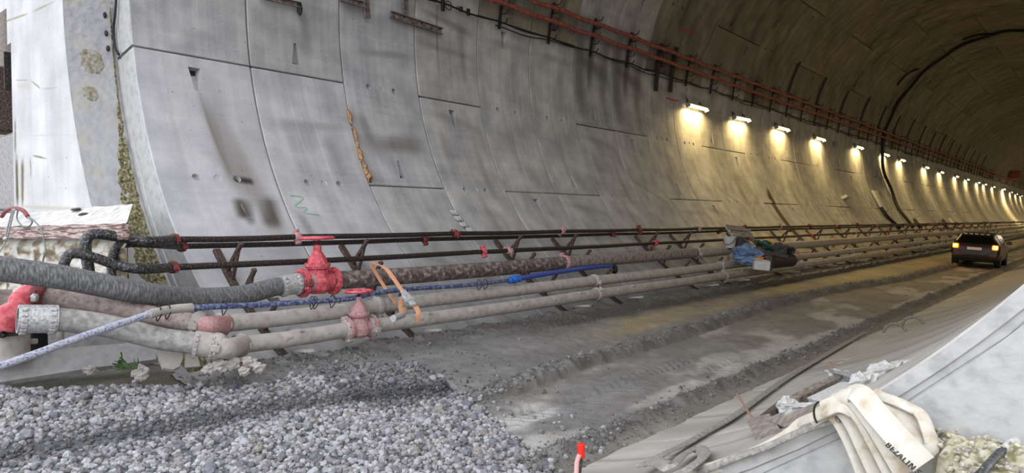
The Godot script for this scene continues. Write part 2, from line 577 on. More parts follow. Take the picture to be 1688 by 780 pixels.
	M.cable_red = dirty(50, 0.03, [[0.2, Color(0.46, 0.22, 0.20)], [0.55, Color(0.60, 0.32, 0.28)], [0.9, Color(0.68, 0.45, 0.39)]], 0.8, 0.6, 0.0, 0.0)
	M.galv = dirty(51, 0.05, [[0.2, grey(0.58)], [0.6, grey(0.72)], [0.9, grey(0.80)]], 2.0, 0.5, 0.3)
	M.blue = dirty(53, 0.04, [[0.25, Color(0.17, 0.21, 0.36)], [0.5, Color(0.27, 0.32, 0.50)], [0.62, Color(0.46, 0.48, 0.55)], [0.9, Color(0.60, 0.60, 0.61)]], 1.6, 0.7, 0.0, 0.0)
	M.blue_pale = dirty(54, 0.04, [[0.3, Color(0.34, 0.38, 0.56)], [0.42, Color(0.56, 0.58, 0.65)], [0.6, Color(0.70, 0.70, 0.72)], [0.9, Color(0.62, 0.62, 0.62)]], 3.4, 0.8, 0.0, 0.0)
	M.blue_fit = mat(Color(0.13, 0.36, 0.72), 0.5)
	M.orange = dirty(55, 0.06, [[0.2, Color(0.66, 0.44, 0.30)], [0.6, Color(0.76, 0.57, 0.43)], [0.9, Color(0.70, 0.62, 0.54)]], 3.0, 0.9, 0.0, 0.0)
	M.tarp = dirty(57, 0.05, [[0.2, Color(0.28, 0.38, 0.52)], [0.6, Color(0.42, 0.52, 0.66)], [0.9, Color(0.52, 0.61, 0.72)]], 2.0, 0.6, 0.0, 1.0)
	M.white = dirty(59, 0.04, [[0.2, Color(0.63, 0.63, 0.62)], [0.6, Color(0.755, 0.755, 0.745)], [0.9, Color(0.82, 0.82, 0.81)]], 2.0, 0.9, 0.0, 0.6)
	M.timber = dirty(61, 0.03, [[0.2, Color(0.42, 0.38, 0.35)], [0.6, Color(0.55, 0.51, 0.48)], [0.9, Color(0.63, 0.60, 0.57)]], 1.4, 0.9, 0.0, 0.8, Vector3(2.0, 1.0, 0.7))
	M.timber_dark = dirty(62, 0.05, [[0.2, Color(0.22, 0.18, 0.16)], [0.6, Color(0.34, 0.29, 0.27)], [0.9, Color(0.44, 0.40, 0.37)]], 1.4, 0.9)
	M.old_paint = dirty(63, 0.03, [[0.25, Color(0.34, 0.24, 0.22)], [0.45, Color(0.47, 0.37, 0.35)], [0.56, Color(0.58, 0.50, 0.47)], [0.63, Color(0.74, 0.71, 0.68)], [0.9, Color(0.52, 0.42, 0.39)]], 1.0, 0.9, 0.0, 1.0, Vector3(0.2, 3.0, 1.5))
	M.board = dirty(64, 0.03, [[0.2, grey(0.50)], [0.5, grey(0.56)], [0.8, Color(0.60, 0.59, 0.57)]], 1.2, 0.92)
	M.canvas = dirty(65, 0.02, [[0.15, Color(0.62, 0.54, 0.44)], [0.30, Color(0.71, 0.66, 0.58)], [0.44, Color(0.77, 0.75, 0.70)], [0.9, Color(0.80, 0.79, 0.76)]], 1.3, 0.9, 0.0, 1.0)
	M.canvas_mud = dirty(66, 0.05, [[0.2, Color(0.46, 0.45, 0.43)], [0.6, Color(0.58, 0.57, 0.55)], [0.9, Color(0.66, 0.65, 0.63)]], 1.6, 0.92)
	M.foam = dirty(67, 0.08, [[0.2, Color(0.50, 0.36, 0.25)], [0.5, Color(0.70, 0.55, 0.41)], [0.8, Color(0.78, 0.68, 0.56)]], 3.0, 0.95)
	M.black = mat(grey(0.05), 0.6)
	M.rubber = mat(grey(0.06), 0.75)
	M.lamp_body = mat(grey(0.55), 0.6)
	M.glow = mat(Color(1.0, 0.95, 0.8), 0.5)
	M.glow.emission_enabled = true
	M.glow.emission = Color(1.0, 0.90, 0.66)
	M.glow.emission_energy_multiplier = 2.2
	M.car_paint = mat(Color(0.10, 0.085, 0.085), 0.3, 0.3)
	M.car_paint.clearcoat_enabled = true
	M.car_paint.clearcoat = 0.6
	M.car_glass = mat(Color(0.05, 0.055, 0.05), 0.1)
	M.plate = mat(grey(0.85), 0.5)
	M.tail = mat(Color(1.0, 0.42, 0.10), 0.4)
	M.tail.emission_enabled = true
	M.tail.emission = Color(1.0, 0.46, 0.08)
	M.tail.emission_energy_multiplier = 1.0
	M.mud = mat(Color.WHITE, 0.78)
	M.mud.vertex_color_use_as_albedo = true
	M.mud.normal_enabled = true
	M.mud.normal_texture = M.bump_map
	M.mud.normal_scale = 0.8
	M.mud.uv1_scale = Vector3(2.5, 2.5, 1)
	M.stone = mat(Color.WHITE, 0.88)
	M.stone.vertex_color_use_as_albedo = true


# ------------------------------------------------------------------ the lining
func seg_point(a: float, th: float, r: float, lead := 0.0) -> Vector3:
	return Vector3(r * cos(th), r * sin(th), -a + lead)

func seg_mesh(span: float, pocket: int, thick: float, groove := 0.0, only_face := false, packed := false) -> ArrayMesh:
	# one lining segment about the tunnel axis, from angle 0 to span; pocket 0 by its first edge, 1 by its last, -1 none
	var b := MB.new()
	# packed: the joints are filled with dried mud, as on the invert
	var g := 0.004 if packed else 0.012
	var ch := 0.003 if packed else 0.011
	var sp := deg_to_rad(span)
	var a1 := g + ch
	var a2 := LR - g - ch
	var t1 := (g + ch) / R
	var t2 := sp - (g + ch) / R
	var mid := LR * 0.48
	var L := [a1, a2]
	var T := []
	for i in 13:
		T.append(lerpf(t1, t2, i / 12.0))
	var holes := []
	if span > 20.0:
		for k in 3:
			holes.append(LR * [0.305, 0.48, 0.645][k])
		for x in holes:
			L.append(x - 0.07)
			L.append(x + 0.07)
		T.append(sp / 2 - 0.07 / R)
		T.append(sp / 2 + 0.07 / R)
	var p0 := deg_to_rad(1.75)
	var p1 := deg_to_rad(5.3)
	if pocket == 1:
		p0 = sp - deg_to_rad(1.75)
		p1 = sp - deg_to_rad(5.3)
	if pocket >= 0:
		L.append(mid - 0.115)
		L.append(mid + 0.115)
		T.append(p0)
		T.append(p1)
	L.sort()
	T.sort()
	for i in L.size() - 1:
		for j in T.size() - 1:
			if L[i + 1] - L[i] < 1e-5 or T[j + 1] - T[j] < 1e-6:
				continue
			var ca: float = (L[i] + L[i + 1]) / 2
			var ct: float = (T[j] + T[j + 1]) / 2
			var skip := pocket >= 0 and absf(ca - mid) < 0.115 and ct > minf(p0, p1) and ct < maxf(p0, p1)
			for x in holes:
				skip = skip or (absf(ca - x) < 0.07 and absf(ct - sp / 2) < 0.07 / R)
			if skip:
				continue
			var s := b.v.size()
			for q in [[L[i], T[j]], [L[i], T[j + 1]], [L[i + 1], T[j + 1]], [L[i + 1], T[j]]]:
				b.vert(seg_point(q[0], q[1], R), Vector3(-cos(q[1]), -sin(q[1]), 0), Vector2(q[0] / LR, q[1] / sp))
			b.tri(s, s + 1, s + 2)
			b.tri(s, s + 2, s + 3)
	var uv := func(p: Vector3) -> Vector2: return Vector2((-p.z + Vector2(p.x, p.y).length() - R) / LR, atan2(p.y, p.x) / sp)
	var sink := [b]
	var add := func(pts: Array, out: Vector3) -> void:
		var u := PackedVector2Array()
		for p in pts:
			u.append(uv.call(p))
		sink[0].face(PackedVector3Array(pts), out, u)
	if pocket >= 0:
		var inn := -Vector3(cos((p0 + p1) / 2), sin((p0 + p1) / 2), 0)
		var w0 := 0.095
		var w1 := 0.028
		var dep := 0.15
		var A := seg_point(mid - w0, p0, R)
		var B := seg_point(mid + w0, p0, R)
		var C := seg_point(mid + w1, p1, R)
		var D := seg_point(mid - w1, p1, R)
		var A2 := seg_point(mid - w0 * 0.8, p0, R + dep)
		var B2 := seg_point(mid + w0 * 0.8, p0, R + dep)
		add.call([seg_point(mid - 0.115, p0, R), A, D, seg_point(mid - 0.115, p1, R)], inn)
		add.call([B, seg_point(mid + 0.115, p0, R), seg_point(mid + 0.115, p1, R), C], inn)
		var C2 := seg_point(mid + w1 * 0.8, p1, R + 0.05)
		var D2 := seg_point(mid - w1 * 0.8, p1, R + 0.05)
		var along := seg_point(0, p1, 1) - seg_point(0, p0, 1)
		add.call([C2, D2, A2, B2], inn)
		add.call([A, B, B2, A2], along)
		add.call([C, D, D2, C2], -along)
		add.call([A, D, D2, A2], Vector3(0, 0, -1))
		add.call([B, C, C2, B2], Vector3(0, 0, 1))
	for k in holes.size():
		var x: float = holes[k]
		var inn := -Vector3(cos(sp / 2), sin(sp / 2), 0)
		var deep := 0.012 if k == 1 else 0.07
		var sq := []
		var rim := []
		var low := PackedVector3Array()
		for i in 16:
			var q := TAU * i / 16.0
			var d := Vector2(cos(q), sin(q))
			var e := d * 0.07 / maxf(absf(d.x), absf(d.y))
			sq.append(seg_point(x + e.x, sp / 2 + e.y / R, R))
			rim.append(seg_point(x + d.x * 0.058, sp / 2 + d.y * 0.058 / R, R))
			low.append(seg_point(x + d.x * 0.05, sp / 2 + d.y * 0.05 / R, R + deep))
		for i in 16:
			var j := (i + 1) % 16
			add.call([sq[i], sq[j], rim[j], rim[i]], inn)
			b.quad(rim[i], rim[j], low[j], low[i], seg_point(x, sp / 2, R) - rim[i])
		add.call(Array(low), inn)
	# chamfers and sides
	if only_face:
		b = MB.new()
		sink[0] = b
	for e in 2:
		if only_face and e == 1:
			continue
		var ao: float = g if e == 0 else LR - g
		var ai: float = a1 if e == 0 else a2
		var out := Vector3(0, 0, 1.0 if e == 0 else -1.0)
		var prof := [[ai, R, 0.0], [ao, R + ch, 0.0]]
		if e == 0 and groove > 0.0:
			for q in [[groove - 0.03, 0.0], [groove - 0.022, -0.014], [groove + 0.022, -0.014], [groove + 0.03, 0.0]]:
				prof.append([ao, q[0], q[1]])
		prof.append([ao, R + thick, 0.0])
		if only_face:
			prof = prof.slice(1)
		elif e == 0 and groove > 0.0:
			prof = prof.slice(0, 2)
		for k in prof.size() - 1:
			for j in 12:
				var q0 := lerpf(t1, t2, j / 12.0)
				var q1 := lerpf(t1, t2, (j + 1) / 12.0)
				add.call([seg_point(prof[k][0], q0, prof[k][1], prof[k][2]), seg_point(prof[k][0], q1, prof[k][1], prof[k][2]), seg_point(prof[k + 1][0], q1, prof[k + 1][1], prof[k + 1][2]), seg_point(prof[k + 1][0], q0, prof[k + 1][1], prof[k + 1][2])], out - seg_point(0, q0, 0.3))
		if only_face:
			return b.mesh()
		var to := g / R if e == 0 else sp - g / R
		var ti := t1 if e == 0 else t2
		var side := (seg_point(0, 0, 1) - seg_point(0, 0.01, 1)) if e == 0 else (seg_point(0, sp, 1) - seg_point(0, sp - 0.01, 1))
		add.call([seg_point(a1, ti, R), seg_point(a2, ti, R), seg_point(LR - g, to, R + ch), seg_point(g, to, R + ch)], side - seg_point(0, ti, 0.01))
		add.call([seg_point(g, to, R + ch), seg_point(LR - g, to, R + ch), seg_point(LR - g, to, R + thick), seg_point(g, to, R + thick)], side)
	return b.mesh()

func side_of(deg: float) -> int:
	var c := fposmod(deg, 360.0)
	if c >= 40 and c < 150:
		return 1
	if c >= 150 and c < 250:
		return 0
	if c >= 250 and c < 312:
		return 3
	return 2

func build_lining() -> void:
	var owner_ := [structure("wall_left"), structure("ceiling"), structure("wall_right"), structure("floor")]
	var shapes := {}
	for p in [-1, 0, 1]:
		shapes["near%d" % p] = seg_mesh(SPAN, p, 0.55, 6.11)
		shapes["nearl%d" % p] = seg_mesh(SPAN, p, 0.55, 6.44)
		shapes["far%d" % p] = seg_mesh(SPAN, p, 0.13)
		shapes["low%d" % p] = seg_mesh(SPAN, p, 0.13, 0.0, false, true)
	var key := 360.0 - 9 * SPAN
	shapes["face_low"] = seg_mesh(SPAN, -1, 0.55, 6.11, true)
	shapes["face_high"] = seg_mesh(SPAN, -1, 0.55, 6.44, true)
	shapes["face_key"] = seg_mesh(key, -1, 0.55, 6.11, true)
	shapes["nearkey"] = seg_mesh(key, -1, 0.55, 6.11)
	shapes["farkey"] = seg_mesh(key, -1, 0.13)
	var order := ["A0", "A1", "B1", "A0", "B0", "B1", "A1", "A0", "B1", "B0", "A1", "A0"]
	var later := ["B1", "B0", "A1", "A0"]
	rng.seed = 404
	var low := MB.new()
	for j in 9:
		for e in 1:
			var q0 := deg_to_rad(SPAN) * j / 9.0
			var q1 := deg_to_rad(SPAN) * (j + 1) / 9.0
			var s := low.v.size()
			for q in [[0.01, q0], [0.01, q1], [LR - 0.01, q1], [LR - 0.01, q0]]:
				low.vert(seg_point(q[0], q[1], R), Vector3(-cos(q[1]), -sin(q[1]), 0), Vector2(q[0] / LR, q[1] / deg_to_rad(SPAN)))
			low.tri(s, s + 1, s + 2)
			low.tri(s, s + 2, s + 3)
	var low_mesh := low.mesh()
	var far := [[], [], [], [], [], []]
	for k in RINGS_ALL:
		var o: String = order[k] if k < order.size() else later[(k - order.size()) % 4]
		var base := 190.9 if o[0] == "A" else 210.1
		var pk := int(o.substr(1))
		for i in 10:
			var start := base + SPAN * (i - 6) if i < 9 else base + SPAN * 3
			var span := SPAN if i < 9 else key
			var c := start + span / 2
			var side := side_of(c)
			var lip := rng.randf_range(-0.007, 0.007) if side < 2 else 0.0
			var place := Transform3D(Basis(Vector3.BACK, deg_to_rad(start)), Vector3(cos(deg_to_rad(c)) * lip, R + sin(deg_to_rad(c)) * lip, -T0 - LR * k))
			if k >= RINGS:
				var f := fposmod(c, 360.0)
				far[4 if side == 0 and f < 160.0 else (5 if side == 0 and f < 175.0 else side)].append(place)
				continue
			var which := ("near" if k == 0 else "far") + ("key" if i == 9 else str(pk))
			if k == 0 and side == 0:
				which = "nearl" + str(pk)
			if k > 0 and i < 9 and (side == 3 or (side == 2 and fposmod(c, 360) > 250)):
				which = "low" + str(pk)
			var m: Material = M.concrete[rng.randi() % 6]
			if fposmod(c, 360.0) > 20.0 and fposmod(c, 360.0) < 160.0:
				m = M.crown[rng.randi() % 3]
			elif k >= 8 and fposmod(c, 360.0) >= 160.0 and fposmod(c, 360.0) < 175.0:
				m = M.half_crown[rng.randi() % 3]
			if side == 3 or (side == 2 and fposmod(c, 360) > 250):
				m = M.invert
			if k == 0 and i == 6:
				m = M.hero_a
			elif k == 1 and i == 6:
				m = M.hero_b
			elif k == 2 and i == 5:
				m = M.hero_c
			elif k == 3 and i == 5:
				m = M.hero_d
			elif k == 12 and i == 6:
				m = M.hero_wet
			elif (k == 6 or k == 7) and i == 5:
				m = M.hero_soot
			elif k == 12 and i == 5:
				m = M.hero_wet_top
			var s := obj("lining_segment", shapes[which], m, owner_[side])
			s.transform = place
			if k == 0:
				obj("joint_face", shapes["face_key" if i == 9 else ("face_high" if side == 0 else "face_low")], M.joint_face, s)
	for side in 6:
		var mm := MultiMesh.new()
		mm.transform_format = MultiMesh.TRANSFORM_3D
		mm.mesh = low_mesh
		mm.instance_count = far[side].size()
		for i in far[side].size():
			mm.set_instance_transform(i, far[side][i])
		var mi := MultiMeshInstance3D.new()
		mi.name = "far_lining_segments"
		mi.multimesh = mm
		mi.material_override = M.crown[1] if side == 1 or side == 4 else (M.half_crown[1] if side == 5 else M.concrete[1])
		owner_[side if side < 4 else 0].add_child(mi, true)
		kind(mi, "stuff")
	# grout ring round the whole tube, and the far end
	var sh := MB.new()
	for j in 48:
		var q0 := TAU * j / 48
		var q1 := TAU * (j + 1) / 48
		var za := -T0 - 0.02
		for r in [R + 0.132, R + 0.55]:
			sh.quad(V(r * cos(q0), R + r * sin(q0), za), V(r * cos(q1), R + r * sin(q1), za), V(r * cos(q1), R + r * sin(q1), ZEND), V(r * cos(q0), R + r * sin(q0), ZEND), Vector3(cos(q0), sin(q0), 0) * (1 if r > 6.3 else -1))
		sh.quad(V(6.132 * cos(q0), R + 6.132 * sin(q0), -T0 - LR), V(6.132 * cos(q1), R + 6.132 * sin(q1), -T0 - LR), V(6.55 * cos(q1), R + 6.55 * sin(q1), -T0 - LR), V(6.55 * cos(q0), R + 6.55 * sin(q0), -T0 - LR), Vector3.BACK)
	obj("grout_ring", sh, M.shell, owner_[1])
	var cap := MB.new()
	cap.box(at(0, R, ZEND - 0.3), V(13.4, 13.4, 0.6), 0.02)
	kind(obj("wall_far", cap, M.shell), "structure")

func build_portal() -> void:
	var zf := -3.54
	var rc := 6.6
	var w := structure("wall_portal")
	# the flat face, to either side of the arch and above it
	var left := MB.new()
	var right := MB.new()
	for i in 40:
		var y0 := lerpf(0.5, 12.59, i / 40.0)
		var y1 := lerpf(0.5, 12.59, (i + 1) / 40.0)
		var x0 := -sqrt(maxf(0.0, rc * rc - pow(y0 - R, 2)))
		var x1 := -sqrt(maxf(0.0, rc * rc - pow(y1 - R, 2)))
		var e0 := -9.02 if y0 < 5.294 else (-9.22 if y0 < 5.7 else -14.0)
		var uvw := PackedVector2Array()
		var q := PackedVector3Array([V(e0, y0, zf), V(x0, y0, zf), V(x1, y1, zf), V(e0, y1, zf)])
		for p in q:
			uvw.append(Vector2((p.x + 9.5) / 4.5, (6.2 - p.y) / 4.2))
		left.face(q, Vector3.BACK, uvw)
		left.quad(V(e0, y0, zf), V(e0, y1, zf), V(e0, y1, zf - 0.7), V(e0, y0, zf - 0.7), Vector3.LEFT)
		if y0 > 3.0:
			right.quad(V(-x0, y0, zf), V(14, y0, zf), V(14, y1, zf), V(-x1, y1, zf), Vector3.BACK)
	right.box(at(0, 14.3, zf - 0.3), V(28, 3.42, 0.6), 0.02)
	var face_mat := mat(Color.WHITE, 0.9)
	face_mat.albedo_texture = paint(448, 420, 700, grey(0.72, 0.005), 0.5, [
		[Vector2(0.145, 0.632), Vector2(0.144, 0.857), 0.022, 0.026, 1.3, Color(0.30, 0.285, 0.20)],
		[Vector2(0.214, 0.652), Vector2(0.201, 0.859), 0.03, 0.018, 1.2, Color(0.40, 0.38, 0.27)],
		[Vector2(0.301, 0.661), Vector2(0.302, 0.749), 0.012, 0.006, 1.0, Color(0.48, 0.46, 0.36)],
		[Vector2(0.140, 0.491), Vector2(0.129, 0.650), 0.012, 0.02, 1.1, Color(0.38, 0.37, 0.28)],
		[Vector2(0.368, 0.100), Vector2(0.348, 0.427), 0.004, 0.004, 0.4, Color(0.68, 0.67, 0.60)],
		[Vector2(0.594, 0.153), Vector2(0.565, 0.667), 0.004, 0.004, 0.45, Color(0.66, 0.66, 0.66)],
		[Vector2(-0.007, 0.105), Vector2(0.333, 0.139), 0.006, 0.006, 0.9, Color(0.52, 0.50, 0.40)],
		[Vector2(0.333, 0.139), Vector2(0.605, 0.155), 0.006, 0.004, 0.9, Color(0.52, 0.50, 0.40)],
		[Vector2(0.141, 0.356), Vector2(0.318, 0.383), 0.004, 0.004, 0.8, Color(0.52, 0.50, 0.42)],
		[Vector2(0.318, 0.383), Vector2(0.430, 0.433), 0.005, 0.005, 0.8, Color(0.52, 0.50, 0.42)],
		[Vector2(0.430, 0.433), Vector2(0.594, 0.450), 0.004, 0.004, 0.8, Color(0.55, 0.53, 0.45)],
		[Vector2(0.140, 0.379), Vector2(0.343, 0.409), 0.024, 0.02, 0.35, Color(0.62, 0.61, 0.50)],
		[Vector2(0.392, 0.237), Vector2(0.656, 0.238), 0.05, 0.03, 0.4, Color(0.72, 0.72, 0.70)],
		[Vector2(0.170, 0.572), Vector2(0.816, 0.636), 0.003, 0.003, 0.5, Color(0.66, 0.66, 0.64)],
		[Vector2(0.314, 0.660), Vector2(0.488, 0.687), 0.006, 0.004, 0.8, Color(0.45, 0.44, 0.38)],
		[Vector2(0.189, 0.278), Vector2(0.387, 0.323), 0.03, 0.02, 0.35, Color(0.68, 0.68, 0.68)],
		[Vector2(0.080, 0.841), Vector2(0.900, 0.877), 0.012, 0.008, 0.5, Color(0.62, 0.60, 0.52)]])
	obj("front_face", left, face_mat, w)
	obj("upper_face", right, M.plain, w)
	# the collar that the first ring sits in
	var collar := MB.new()
	for i in 60:
		var d0 := lerpf(-28.0, 238.0, i / 60.0)
		var d1 := lerpf(-28.0, 238.0, (i + 1) / 60.0)
		var rows := []
		collar.quad(on_wall(d0, rc, zf), on_wall(d1, rc, zf), on_wall(d1, rc, -T0 - 0.1), on_wall(d0, rc, -T0 - 0.1), V(0, R, 0) - on_wall(d0, 1.0, 0) + V(0, 0, 0))
		collar.quad(on_wall(d0, rc, -T0 - 0.1), on_wall(d1, rc, -T0 - 0.1), on_wall(d1, 7.4, -T0 - 0.1), on_wall(d0, 7.4, -T0 - 0.1), Vector3.FORWARD)
	obj("collar", collar, M.collar, w)
	# the packing between the collar and the first ring, crumbled and mossy
	var pk := MB.new()
	var rows := []
	for i in 90:
		var deg := lerpf(184.0, 236.0, i / 89.0)
		var wide := lerpf(0.012, 0.30, smoothstep(193.0, 217.0, deg)) * (1.0 + 0.35 * noise.get_noise_1d(deg * 14.0)) + 0.03 * fine.get_noise_1d(deg * 40.0) * smoothstep(190.0, 200.0, deg)
		var row := PackedVector3Array()
		for j in 8:
			var k := j / 7.0
			var z := -T0 + 0.02 + k * wide
			var lump := 0.035 * fine.get_noise_3d(deg * 30.0, k * 60.0, 3.0) + 0.012
			if j == 7:
				lump = -0.01
			row.append(on_wall(deg, rc - maxf(lump, -0.01) - 0.005, z))
		rows.append(row)
	pk.grid(rows, false)
	obj("moss_joint", pk, M.moss, w)
	var patch := MB.new()
	for q in [[191.607, -3.867, 0.16], [195.946, -3.802, 0.10]]:
		rows = []
		for i in 9:
			var row := PackedVector3Array()
			for j in 9:
				var e := Vector2(i / 4.0 - 1.0, j / 4.0 - 1.0)
				var rim: float = 1.0 - e.length() * (0.85 + 0.3 * fine.get_noise_2d(i * 17.0, j * 13.0))
				row.append(on_wall(q[0] + e.x * rad_to_deg(q[2] * 1.1 / rc), rc - 0.012 * minf(1.0, rim * 3.0) - 0.006 * fine.get_noise_2d(i * 31.0, j * 37.0), q[1] + e.y * q[2]))
			rows.append(row)
		patch.grid(rows, false)
	obj("moss_patch", patch, M.scab, w)
	var hp := MB.new()
	for q in [[172, 25], [174, 52], [178, 80]]:
		pass
	for q in [Vector3(-6.563, 5.408, -4.084), Vector3(-6.533, 5.137, -4.085), Vector3(-6.499, 4.911, -4.094)]:
		hp.blob(q, V(0.05, 0.09, 0.05), fine, 0.2)
	obj("grout_plug", hp, M.steel_dark, w)
	# the plinth under the face: a sloping concrete ledge over a rough broken wall
	var pl := structure("trim_1")
	var top := MB.new()
	rows = []
	for i in 40:
		var row := PackedVector3Array()
		for j in 9:
			var k := j / 8.0
			var x := lerpf(-12.0, lerpf(-4.35, -3.62, k), i / 39.0)
			var z := lerpf(-3.56, -3.2, k)
			var cut := 0.0
			row.append(V(x, lerpf(2.56, 2.32, k) + 0.02 * noise.get_noise_2d(x * 50, z * 80) - cut * 0.2, z))
		rows.append(row)
	top.grid(rows, false)
	obj("sloping_ledge", top, M.plain_white, pl)
	var face := MB.new()
	rows = []
	for i in 70:
		var x := lerpf(-12.0, -3.62, i / 69.0)
		var row := PackedVector3Array()
		for j in 24:
			var k := j / 23.0
			var z := -3.2 - 0.02 + 0.07 * noise.get_noise_2d(x * 60.0, k * 70.0) + 0.03 * fine.get_noise_2d(x * 80, k * 130) - (0.05 if k < 0.12 else 0.0)
			row.append(V(x, lerpf(2.33, 0.2, k), z))
		rows.append(row)
	face.grid(rows, false)
	face.quad(V(-3.62, 2.33, -3.2), V(-3.62, 0.2, -3.2), V(-4.42, 0.2, -3.52), V(-4.42, 2.33, -3.52), Vector3.RIGHT)
	obj("broken_face", face, M.rough_wall, pl)
	# the bay beside the portal face
	var bay := structure("wall_bay")
	var bb := MB.new()
	bb.box(at(-12.0, 4.0, -5.0), V(6.2, 8.0, 0.6), 0.02)
	obj("back_wall", bb, M.timber, bay)
	var lowb := MB.new()
	lowb.box(at(-10.2, 2.734 + 0.55, -4.1), V(2.3, 1.42, 0.5), 0.03)
	obj("low_wall", lowb, M.board, bay)
	var sp := thing("steel_flange", "dark upright steel flange in the bay left of the white portal face", "steel section", Vector3(-10.352, 4.802, -3.850))
	var fl := MB.new()
	fl.box(at(0, 0.32, 0), V(0.03, 0.68, 0.16), 0.004)
	obj("web", fl, M.steel_dark, sp)
	fl = MB.new()
	fl.box(at(-0.06, 0.32, -0.06), V(0.10, 0.66, 0.02), 0.004)
	obj("flange", fl, M.steel_dark, sp)
	var lump := MB.new()
	lump.box(Transform3D(Basis(Vector3.BACK, 0.02), Vector3(-11.454, 4.764, -4.000) + V(-0.1, 0, 0)), V(0.5, 1.25, 0.35), 0.05)
	tag(obj("brown_block", lump, M.steel_rust), "rusty brown block standing in the dark bay at the left edge", "block")
	# timber waler along the plinth
	var wal := MB.new()
	wal.box(at((-12.0 - 3.48) / 2.0, 2.225, -3.14), V(8.52, 0.175, 0.09), 0.012)
	tag(obj("timber_rail", wal, M.old_paint), "weathered timber rail with peeling red paint along the white ledge", "timber")
	for q in [[Vector3(-5.528, 2.461, -3.400), 0.25], [Vector3(-6.036, 2.538, -3.480), 0.33]]:
		var s := MB.new()
		s.blob(q[0] + V(0, 0.0, 0), V(q[1], 0.035, 0.08), noise, 0.5, Basis(Vector3.BACK, 0.04))
		tag(obj("wood_sliver", s, M.timber_dark), "dark sliver of wood lying on the white ledge" + (", the one nearer the rail" if q[1] < 0.3 else ", the one against the portal face"), "wood scrap")
	# red lifting handle on the ledge with its wires
	var hd := thing("lifting_handle", "small red steel lifting handle with wires on the white ledge", "handle", Vector3(-7.823, 2.480, -3.240))
	var arc := MB.new()
	arc.tube(smooth(PackedVector3Array([Vector3(-0.685, 0.003, 0.000), Vector3(-0.455, 0.083, 0.000), Vector3(-0.143, 0.113, 0.000), Vector3(0.155, 0.105, 0.000), Vector3(0.413, 0.063, 0.000), Vector3(0.603, -0.020, 0.000)])), 0.03, 8)
	obj("bow", arc, M.red_dark, hd)
	arc = MB.new()
	arc.tube(PackedVector3Array([Vector3(-1.048, 0.117, 0.000), Vector3(0.037, 0.099, 0.000)]), 0.02, 8)
	obj("crossbar", arc, M.steel_dark, hd)
	var wire := MB.new()
	wire.tube(smooth(PackedVector3Array([Vector3(-7.107, 2.560, -3.050), Vector3(-7.292, 2.365, -3.050), Vector3(-7.482, 2.157, -3.050), Vector3(-7.608, 2.068, -3.050), Vector3(-7.990, 1.902, -3.050)])), 0.012, 6)
	wire.tube(smooth(PackedVector3Array([Vector3(-7.192, 2.562, -3.050), Vector3(-7.410, 2.349, -3.050), Vector3(-7.572, 2.157, -3.050), Vector3(-7.670, 2.050, -3.050), Vector3(-8.052, 1.919, -3.050)])), 0.012, 6)
	wire.blob(Vector3(-7.533, 2.139, -3.040), V(0.08, 0.07, 0.06), fine, 0.6)
	tag(obj("wire_sling", wire, M.galv), "grey double wire sling hanging down from the red handle", "wire")
	wire = MB.new()
	wire.tube(smooth(PackedVector3Array([Vector3(-6.939, 2.556, -3.050), Vector3(-7.004, 2.430, -3.050), Vector3(-6.791, 2.325, -3.050), Vector3(-6.474, 2.314, -3.050), Vector3(-6.341, 2.378, -3.050), Vector3(-6.518, 2.438, -3.050), Vector3(-6.264, 2.385, -3.050), Vector3(-5.952, 2.254, -3.050), Vector3(-5.866, 2.095, -3.050), Vector3(-5.803, 1.970, -3.050), Vector3(-5.902, 1.905, -3.050), Vector3(-5.958, 1.777, -3.050)])), 0.011, 6)
	tag(obj("dangling_string", wire, M.cord), "thin grey-green string looped from the handle and dangling over the rail", "string")


# ------------------------------------------------------------------ the ground
func rut_x(z: float) -> float:
	var zs := [-4.0, -6.3, -7.7, -9.3, -11.8, -14.8, -17.7, -20.9, -26.0, -40.0, -170.0]
	var xs := [-0.30, -0.48, -0.64, -0.66, -0.76, -0.92, -0.98, -0.88, -0.5, -0.4, -0.4]
	for i in zs.size() - 1:
		if z >= zs[i + 1]:
			return lerpf(xs[i + 1], xs[i], clampf((z - zs[i + 1]) / (zs[i] - zs[i + 1]), 0, 1))
	return -0.4

func bell(x: float, w: float) -> float:
	return exp(-x * x / (w * w))

func plane_y(x: float) -> float:
	return 0.69 - 0.14 * (x + 2.8)

var gravel_edge := PackedVector2Array([Vector2(-3.29, -1.92), Vector2(-3.02, -2.34), Vector2(-2.82, -2.82), Vector2(-2.44, -3.25), Vector2(-2.12, -3.73), Vector2(-2.12, -4.29), Vector2(-2.2, -4.99), Vector2(-2.0, -5.55), Vector2(-1.68, -5.85), Vector2(-1.1, -5.69), Vector2(-0.52, -5.48), Vector2(-0.19, -5.32), Vector2(0.41, -5.09), Vector2(0.93, -4.89), Vector2(1.11, -4.74), Vector2(1.35, -4.2), Vector2(1.6, -3.0), Vector2(2.2, 1.5), Vector2(-9, 1.5), Vector2(-9, -1.2)])

func wet_track(x: float, z: float) -> float:
	# the wheel path pressed into the gravel
	var zs := [0.0, -1.77, -2.84, -4.03, -5.31, -6.5]
	var xs := [-1.75, -1.69, -1.54, -1.45, -1.05, -0.75]
	var c := -1.7
	for i in 5:
		if z <= zs[i] and z >= zs[i + 1]:
			c = lerpf(xs[i], xs[i + 1], (zs[i] - z) / (zs[i] - zs[i + 1]))
	return bell(x - c, 0.24)

